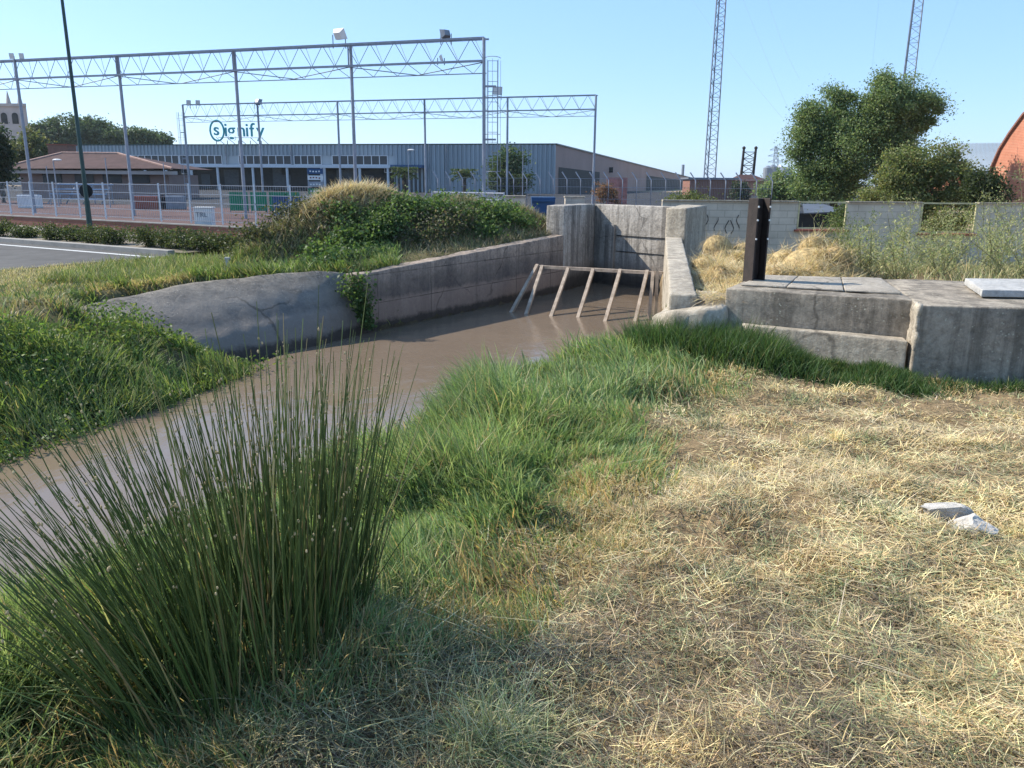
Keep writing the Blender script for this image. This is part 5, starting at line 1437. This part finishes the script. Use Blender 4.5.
tag(bpy.data.objects['lying_straw'], 'cut straw lying over the mown stubble', 'straw', kind='stuff')
# matted tufts standing out of the stubble
P_ = []; cc = []
tx, ty, td = polar(520, 1.4, 8.5, -40, 44); kp = dryfield(tx, ty); tx, ty = tx[kp], ty[kp]
for a_, b_ in zip(tx, ty):
    m = rng.integers(50, 190); r_ = rng.uniform(.03, .11); P_.append(np.stack([a_ + rng.normal(0, r_, m), b_ + rng.normal(0, r_, m), np.full(m, 0.0)], 1))
    cc.append(np.clip(tints(m, [FAM[rng.choice(4, p=[.38, .18, .2, .24])]], .3) * rng.uniform(.75, 1.15), 0, 1))
for k in range(95):     # uncut dry fringe along the mown edge, and one big half green tussock
    a_, b_ = rng.normal(.42, .13), rng.uniform(3.1, 4.9); m = 110; P_.append(np.stack([a_ + rng.normal(0, .06, m), b_ + rng.normal(0, .06, m), np.zeros(m)], 1))
    cc.append(np.clip(tints(m, [(.62, .48, .24), (.52, .37, .18), (.68, .55, .3), (.26, .28, .12)], .25), 0, 1))
n_small = sum(len(p) for p in P_)
m = 1500; P_.append(np.stack([-.05 + rng.normal(0, .1, m), 2.08 + rng.normal(0, .09, m), np.zeros(m)], 1)); cc.append(tints(m, [(.5, .5, .26), (.62, .55, .33), (.3, .36, .15)], .25))
P_ = np.concatenate(P_); cc = np.concatenate(cc); P_[:, 2] = hz(P_[:, 0], P_[:, 1]) - .005; n = len(P_); d = np.hypot(P_[:, 0], P_[:, 1])
blades('grass_tufts', P_, rng.uniform(.03, .12, n) * np.where(np.arange(n) >= n_small, 1.8, 1), .0014 + .0007 * d, rng.uniform(0, 2 * PI, n), np.abs(rng.normal(.7, .45, n)), rng.uniform(.1, 1.4, n), cc, M['straw'], 3)
tag(bpy.data.objects['grass_tufts'], 'half dry tufts standing out of the mown stubble', 'grass', kind='stuff')
# a few long pale stalks
x, y, d = polar(150, 2.4, 7, -30, 42); keep = dryfield(x, y); x, y = x[keep], y[keep]; n = len(x)
blades('straw_stalks', np.stack([x, y, hz(x, y) + .06], 1), rng.uniform(.15, .45, n), .0035, rng.normal(2.4, 1.2, n), rng.normal(1.5, .08, n), rng.normal(.05, .1, n), tints(n, [(.66, .58, .36), (.58, .48, .27)], .15), M['straw'], 3)
tag(bpy.data.objects['straw_stalks'], 'long pale stalks scattered over the mown grass', 'straw', kind='stuff')

# -- far bank grass
x, y, d = polar(260000, 7, 20, -55, -8)
xl_ = np.interp(y, XLy, XLx); wl_a = np.interp(y, WLy, WLx); dl = xl_ - x
lin = in_poly(x, y, np.concatenate([(T[:, :2] + back[:, :2] * .05)[tu > 1.0], B[tu > 2.0][::-1, :2]]))
onroad = ((x - e0.x) * rn.x + (y - e0.y) * rn.y > -6.2) & ((x - e0.x) * rd.x + (y - e0.y) * rd.y < -.4)
keep = (dl > .02) & ~lin & ~onroad & (y < 16.4 ) & (dl < 7) & (rng.random(len(x)) < np.where(fbm(x, y, .7, 101) > .57, .12, 1))
x, y, d = x[keep], y[keep], d[keep]; n = len(x); z = hz(x, y); dl = dl[keep]
crest = sstep((dl - 2.3) / .6)
tall = fbm(x, y, .9, 111)
L = (.1 + .36 * tall * (1 - .5 * crest)) * rng.uniform(.5, 1.2, n)
cols = tints(n, [(.15, .215, .06), (.19, .265, .075), (.1, .155, .045), (.25, .3, .09), (.34, .32, .15)], .3, [.3, .25, .22, .15, .08])
dry = rng.random(n) < .08 + .8 * sstep((dl - 1.9) / .5) * (fbm(x, y, 1.4, 121) > .3); L[dry] *= .6; cols *= (.55 + .9 * fbm(x, y, .7, 125))[:, None]; cols = np.clip(cols, 0, 1)
cols[dry] = tints(int(dry.sum()), [(.38, .32, .16), (.3, .26, .12), (.42, .36, .2)], .25)
blades('grass', np.stack([x, y, z - .01], 1), L, .006 + .001 * d, 2 * PI * fbm(x, y, 1.1, 131) + rng.normal(0, 1, n), np.abs(rng.normal(.25, .25, n)), rng.uniform(.2, 1.4, n), cols, M['grass'], 3)
tag(bpy.data.objects['grass.002'], 'thick green grass on the far canal bank', 'grass', kind='stuff')
# broad-leaved herbs on the far bank near the water
x, y, d = polar(60000, 7, 13, -50, -15); dl = np.interp(y, XLy, XLx) - x
keep = (dl > -.1) & (dl < 2.0) & (y < 11.6) & (fbm(x, y, .8, 141) > .45); x, y = x[keep], y[keep]; n = len(x)
pts = np.stack([x, y, hz(x, y) + rng.random(n) ** 1.3 * .3 * fbm(x, y, .5, 151) * 1.6], 1)
leaves('ground_cover', pts, rng.uniform(.03, .08, n), tints(n, [(.09, .15, .035), (.12, .19, .045), (.17, .22, .055), (.065, .105, .03)], .3), M['leaf'], None, None, .45, .3)
tag(bpy.data.objects['ground_cover'], 'leafy herbs along the water of the far bank', 'ground cover', kind='stuff')

# -- mound: straw cap and dry grass
x = rng.uniform(-7.5, 1.5, 260000); y = rng.uniform(14, 24, 260000); dl = np.interp(y, XLy, XLx) - x
z = hz(x, y); keep = (dl > .4) & (z > .0) & (rng.random(len(x)) < np.clip((z - .1) * 1.2, .08, .7)); x, y, z = x[keep], y[keep], z[keep]; n = len(x)
cols = tints(n, [(.4, .33, .2), (.3, .25, .15), (.2, .22, .1), (.26, .21, .14), (.16, .2, .08)], .3)
blades('dry_grass', np.stack([x, y, z - .01], 1), rng.uniform(.1, .3, n), .012, rng.uniform(0, 2 * PI, n), np.abs(rng.normal(.9, .5, n)), rng.uniform(.1, .9, n), cols, M['straw'], 2)
tag(bpy.data.objects['dry_grass.001'], 'dry yellow straw capping the mound', 'straw', kind='stuff')
x = rng.normal(-3.6, .55, 22000); y = rng.normal(17.7, .7, 22000); z = hz(x, y); dl = np.interp(y, XLy, XLx) - x; kp = (z > .55) & (dl > 1.5); x, y, z = x[kp], y[kp], z[kp]; n = len(x)
blades('straw', np.stack([x, y, z + .02], 1), rng.uniform(.12, .4, n), .013, rng.uniform(0, 2 * PI, n), np.abs(rng.normal(1.2, .35, n)), rng.uniform(.0, .7, n), tints(n, [(.74, .62, .4), (.78, .67, .46), (.62, .5, .3), (.48, .39, .25)], .25), M['straw'], 2)
tag(bpy.data.objects['straw.001'], 'pale cut straw heaped over the left shoulder of the mound', 'straw', kind='stuff')
# verge between mound and lining, and near the road
x = rng.uniform(-14, -2.6, 120000); y = rng.uniform(12.5, 19, 120000); dl = np.interp(y, XLy, XLx) - x; wl_a = np.interp(y, WLy, WLx)
ur = (x - e0.x) * rn.x + (y - e0.y) * rn.y; uu = (x - e0.x) * rd.x + (y - e0.y) * rd.y
keep = (dl > wl_a + .3) & ((ur < -6.2) | (uu > -.6)) & (hz(x, y) < .12) & (rng.random(len(x)) < .8); x, y = x[keep], y[keep]; n = len(x); z = hz(x, y)
cols = tints(n, [(.2, .23, .09), (.42, .37, .2), (.5, .43, .26), (.54, .46, .3)], .3)
blades('grass', np.stack([x, y, z - .01], 1), rng.uniform(.03, .13, n), .014, rng.uniform(0, 2 * PI, n), np.abs(rng.normal(.35, .3, n)), rng.uniform(.1, 1, n), cols, M['grass'], 2)
tag(bpy.data.objects['grass.003'], 'short grass between the road and the rounded lining', 'grass', kind='stuff')

m = 26000; px_ = rng.uniform(-8.6, -4.6, m); py_ = rng.uniform(14.4, 18.9, m)
uu = (px_ - e0.x) * rd.x + (py_ - e0.y) * rd.y; ur = (px_ - e0.x) * rn.x + (py_ - e0.y) * rn.y; dl = np.interp(py_, XLy, XLx) - px_; wl_a = np.interp(py_, WLy, WLx)
kp = (uu > -1.5) & (ur < 2.2) & (dl > wl_a + .3) & (hz(px_, py_) < .3) & (fbm(px_, py_, .6, 171) > .36); px_, py_ = px_[kp], py_[kp]; m = len(px_)
blades('grass', np.stack([px_, py_, hz(px_, py_) - .01], 1), rng.uniform(.12, .42, m) * (.4 + fbm(px_, py_, .5, 181)), .014, rng.uniform(0, 2 * PI, m), np.abs(rng.normal(.3, .25, m)), rng.uniform(.1, 1.2, m), tints(m, [(.16, .22, .07), (.2, .26, .085), (.12, .165, .05), (.36, .33, .18)], .3), M['grass'], 3)
tag(bpy.data.objects['grass.004'], 'rank green grass where the road meets the foot of the mound', 'grass', kind='stuff')
m = 60000; px_ = rng.uniform(2.6, 16, m); py_ = rng.uniform(9.2, 21.8, m)
kp = ~((py_ < 9.35) & (px_ < 7.5)) & (fbm(px_, py_, .8, 191) > .4) & (px_ > 2.9 + .175 * (py_ - 8.1)) & ~((px_ < 5.6) & (py_ < 14.8)); px_, py_ = px_[kp], py_[kp]; m = len(px_)
blades('dry_grass', np.stack([px_, py_, hz(px_, py_) - .01], 1), rng.uniform(.08, .38, m), .013, rng.uniform(0, 2 * PI, m), np.abs(rng.normal(.4, .35, m)), rng.uniform(.1, 1.1, m), tints(m, [(.5, .42, .24), (.4, .36, .19), (.24, .27, .11), (.3, .31, .14)], .3), M['straw'], 2)
tag(bpy.data.objects['dry_grass.002'], 'half dry grass between the concrete blocks and the block wall', 'grass', kind='stuff')
# ------------------------------------------------------------------ the big rush clump
rc = Vector((-.84, 2.38, 0)); t = thing('rush_clump', 'big dense clump of dark green rushes with small tan seed heads by the water', 'rushes', (rc.x, rc.y, float(hz(rc.x, rc.y))))
n = 700; sg = 6
ang = rng.uniform(0, 2 * PI, n); rad = np.sqrt(rng.random(n))
ea, eb = rad * np.cos(ang) * .45, rad * np.sin(ang) * .22
bx = rc.x + ea * .62 - eb * .78; by = rc.y + ea * .78 + eb * .62
bz = hz(bx, by) - .03
ht = rng.uniform(.62, 1.2, n) * (1.0 - .1 * rad)
tall = rng.random(n) < .06; ht[tall] *= 1.2
ox, oy = (bx - rc.x) / .33, (by - rc.y) / .4
out = np.stack([np.where(ox < 0, ox * 1.55, ox * .5) - .1, oy * .7], 1) + rng.normal(0, .26, (n, 2))
lean = np.clip(np.hypot(out[:, 0], out[:, 1]) * .37 + rng.normal(0, .07, n), .02, 1.15)
stray = rng.random(n) < .05; lean[stray] += rng.uniform(.15, .6, int(stray.sum()))
hd = out / np.maximum(np.linalg.norm(out, axis=1)[:, None], 1e-5)
bend = rng.uniform(.5, 1.4, n)
V = []; Lp = []; C = []
K = 5
col = tints(n, [(.075, .115, .034), (.1, .145, .045), (.13, .175, .057), (.055, .088, .028), (.3, .25, .11)], .3, [.28, .27, .22, .14, .09])
r0 = rng.uniform(.0026, .0039, n)
p = np.stack([bx, by, bz], 1); rings = []; heads = []
tips = None
for s in range(sg + 1):
    f = s / sg
    rr = r0 * (1 - .72 * f ** 1.5)
    a = np.arange(K) * 2 * PI / K
    ring = p[:, None, :] + rr[:, None, None] * np.stack([np.cos(a), np.sin(a), np.zeros(K)], 1)[None]
    rings.append(ring)
    if s < sg:
        ln = lean * (.8 + bend * .5 * f)
        st = np.concatenate([hd * np.sin(ln)[:, None], np.cos(ln)[:, None]], 1) * (ht / sg)[:, None]
        if s == sg - 1: heads.append((p + st * .35, st))
        p = p + st
R_ = np.stack(rings, 1)
Vv = R_.reshape(-1, 3); base = (np.arange(n) * (sg + 1) * K)[:, None]
pat = []
for s in range(sg):
    for k in range(K): pat += [s * K + k, s * K + (k + 1) % K, (s + 1) * K + (k + 1) % K, (s + 1) * K + k]
lo = (base + np.array(pat)[None]).ravel(); nf = len(lo) // 4
Cc = np.repeat(col, (sg + 1) * K, 0)
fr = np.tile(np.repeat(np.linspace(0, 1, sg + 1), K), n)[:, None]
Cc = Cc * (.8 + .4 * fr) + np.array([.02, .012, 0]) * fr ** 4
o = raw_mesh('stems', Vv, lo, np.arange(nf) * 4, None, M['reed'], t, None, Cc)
o.data.polygons.foreach_set('use_smooth', [True] * nf)
hp, hs_ = heads[0]; sel = rng.random(n) < .62
mb = MB()
for q in hp[sel]:
    for j in range(random.choice((1, 2, 2, 3))):
        e = q + np.array([random.gauss(0, .006), random.gauss(0, .006), random.gauss(0, .012)]); r_ = random.uniform(.002, .0042)
        mb.ball(e, (r_, r_, r_ * 1.5), 5, 4)
tag(mb.build('seed_heads', plain('tan_seed', (.46, .36, .2), .8, 0, .3, 30), t), kind='stuff')
# drooping dead blades at its foot
m = 2600; a = rng.uniform(0, 2 * PI, m); r = np.sqrt(rng.random(m)) * 1.15
x, y = rc.x + np.cos(a) * r * .62, rc.y + np.sin(a) * r * .42
blades('dead_blades', np.stack([x, y, hz(x, y)], 1), rng.uniform(.08, .3, m), .004, a + rng.normal(0, 1.0, m), rng.uniform(.7, 1.5, m), rng.uniform(.2, .7, m), tints(m, [(.3, .26, .14), (.2, .2, .09), (.12, .14, .05), (.4, .36, .2)], .3), M['straw'], 3, t)

# bits of litter
q = pz(388, 583, .02); mb = MB(); mb.ball((q.x, q.y, float(hz(q.x, q.y)) + .03), (.022, .018, .02), 6, 4); o = mb.build('paper_scrap', M['white'], loc=q); tag(o, 'small crumpled white paper scrap in the grass right of the rushes', 'litter')

# ------------------------------------------------------------------ sky, sun, camera
HAZE = .00013
AZ, EL = math.radians(-70), math.radians(41)
world = bpy.data.worlds.new('World'); scene.world = world; world.use_nodes = True
nt = world.node_tree; bg = nt.nodes['Background']
sky = nt.nodes.new('ShaderNodeTexSky'); sky.sky_type = 'NISHITA'; sky.sun_disc = False
sky.sun_elevation = EL; sky.sun_rotation = AZ; sky.altitude = 700; sky.air_density = 1.0; sky.dust_density = .8; sky.ozone_density = 2.0
mxs = nt.nodes.new('ShaderNodeMix'); mxs.data_type = 'RGBA'; mxs.inputs[0].default_value = .45
nt.links.new(sky.outputs['Color'], mxs.inputs[6]); mxs.inputs[7].default_value = (2.4, 4.8, 9.0, 1)
nt.links.new(mxs.outputs[2], bg.inputs['Color']); bg.inputs['Strength'].default_value = .1
sd = bpy.data.lights.new('sun', 'SUN'); sd.energy = 4.6; sd.angle = math.radians(.5); sd.color = (1, .93, .82)
so = bpy.data.objects.new('sun', sd); COL.objects.link(so)
sv = Vector((math.sin(AZ) * math.cos(EL), math.cos(AZ) * math.cos(EL), math.sin(EL)))
so.rotation_euler = sv.to_track_quat('Z', 'Y').to_euler(); so.location = (0, 0, 30)

hm = bpy.data.materials.new('haze_air'); hm.use_nodes = True; hn = hm.node_tree
hn.nodes.remove(hn.nodes['Principled BSDF']); pv = hn.nodes.new('ShaderNodeVolumePrincipled')
pv.inputs['Color'].default_value = (.84, .96, 1, 1); pv.inputs['Density'].default_value = HAZE; pv.inputs['Anisotropy'].default_value = .3
hn.links.new(pv.outputs[0], hn.nodes['Material Output'].inputs['Volume'])
mb = MB(); mb.box((0, 400, 22), (1900, 1500, 52)); hz_o = mb.build('haze', hm); tag(hz_o, kind='stuff')
cam = bpy.data.cameras.new('camera'); co = bpy.data.objects.new('camera', cam); COL.objects.link(co)
cam.sensor_width = 36; cam.lens = 36 * FPX / 1024; cam.clip_end = 6000; cam.clip_start = .05
import mathutils
fw = Vector((0, math.cos(PITCH), -math.sin(PITCH))); up0 = Vector((0, math.sin(PITCH), math.cos(PITCH))); rt0 = Vector((1, 0, 0))
c, s = math.cos(ROLL), math.sin(ROLL)
rt = rt0 * c + up0 * s; up = up0 * c - rt0 * s
m3 = mathutils.Matrix((rt, up, -fw)).transposed()
co.matrix_world = mathutils.Matrix.Translation((0, 0, EYE)) @ m3.to_4x4()
scene.camera = co
scene.view_settings.view_transform = 'Standard'; scene.view_settings.look = 'None'
scene.view_settings.exposure = 0.85; scene.view_settings.gamma = 1
scene.cycles.max_bounces = 6; scene.cycles.transparent_max_bounces = 6
try: scene.cycles.use_denoising = True
except Exception: pass
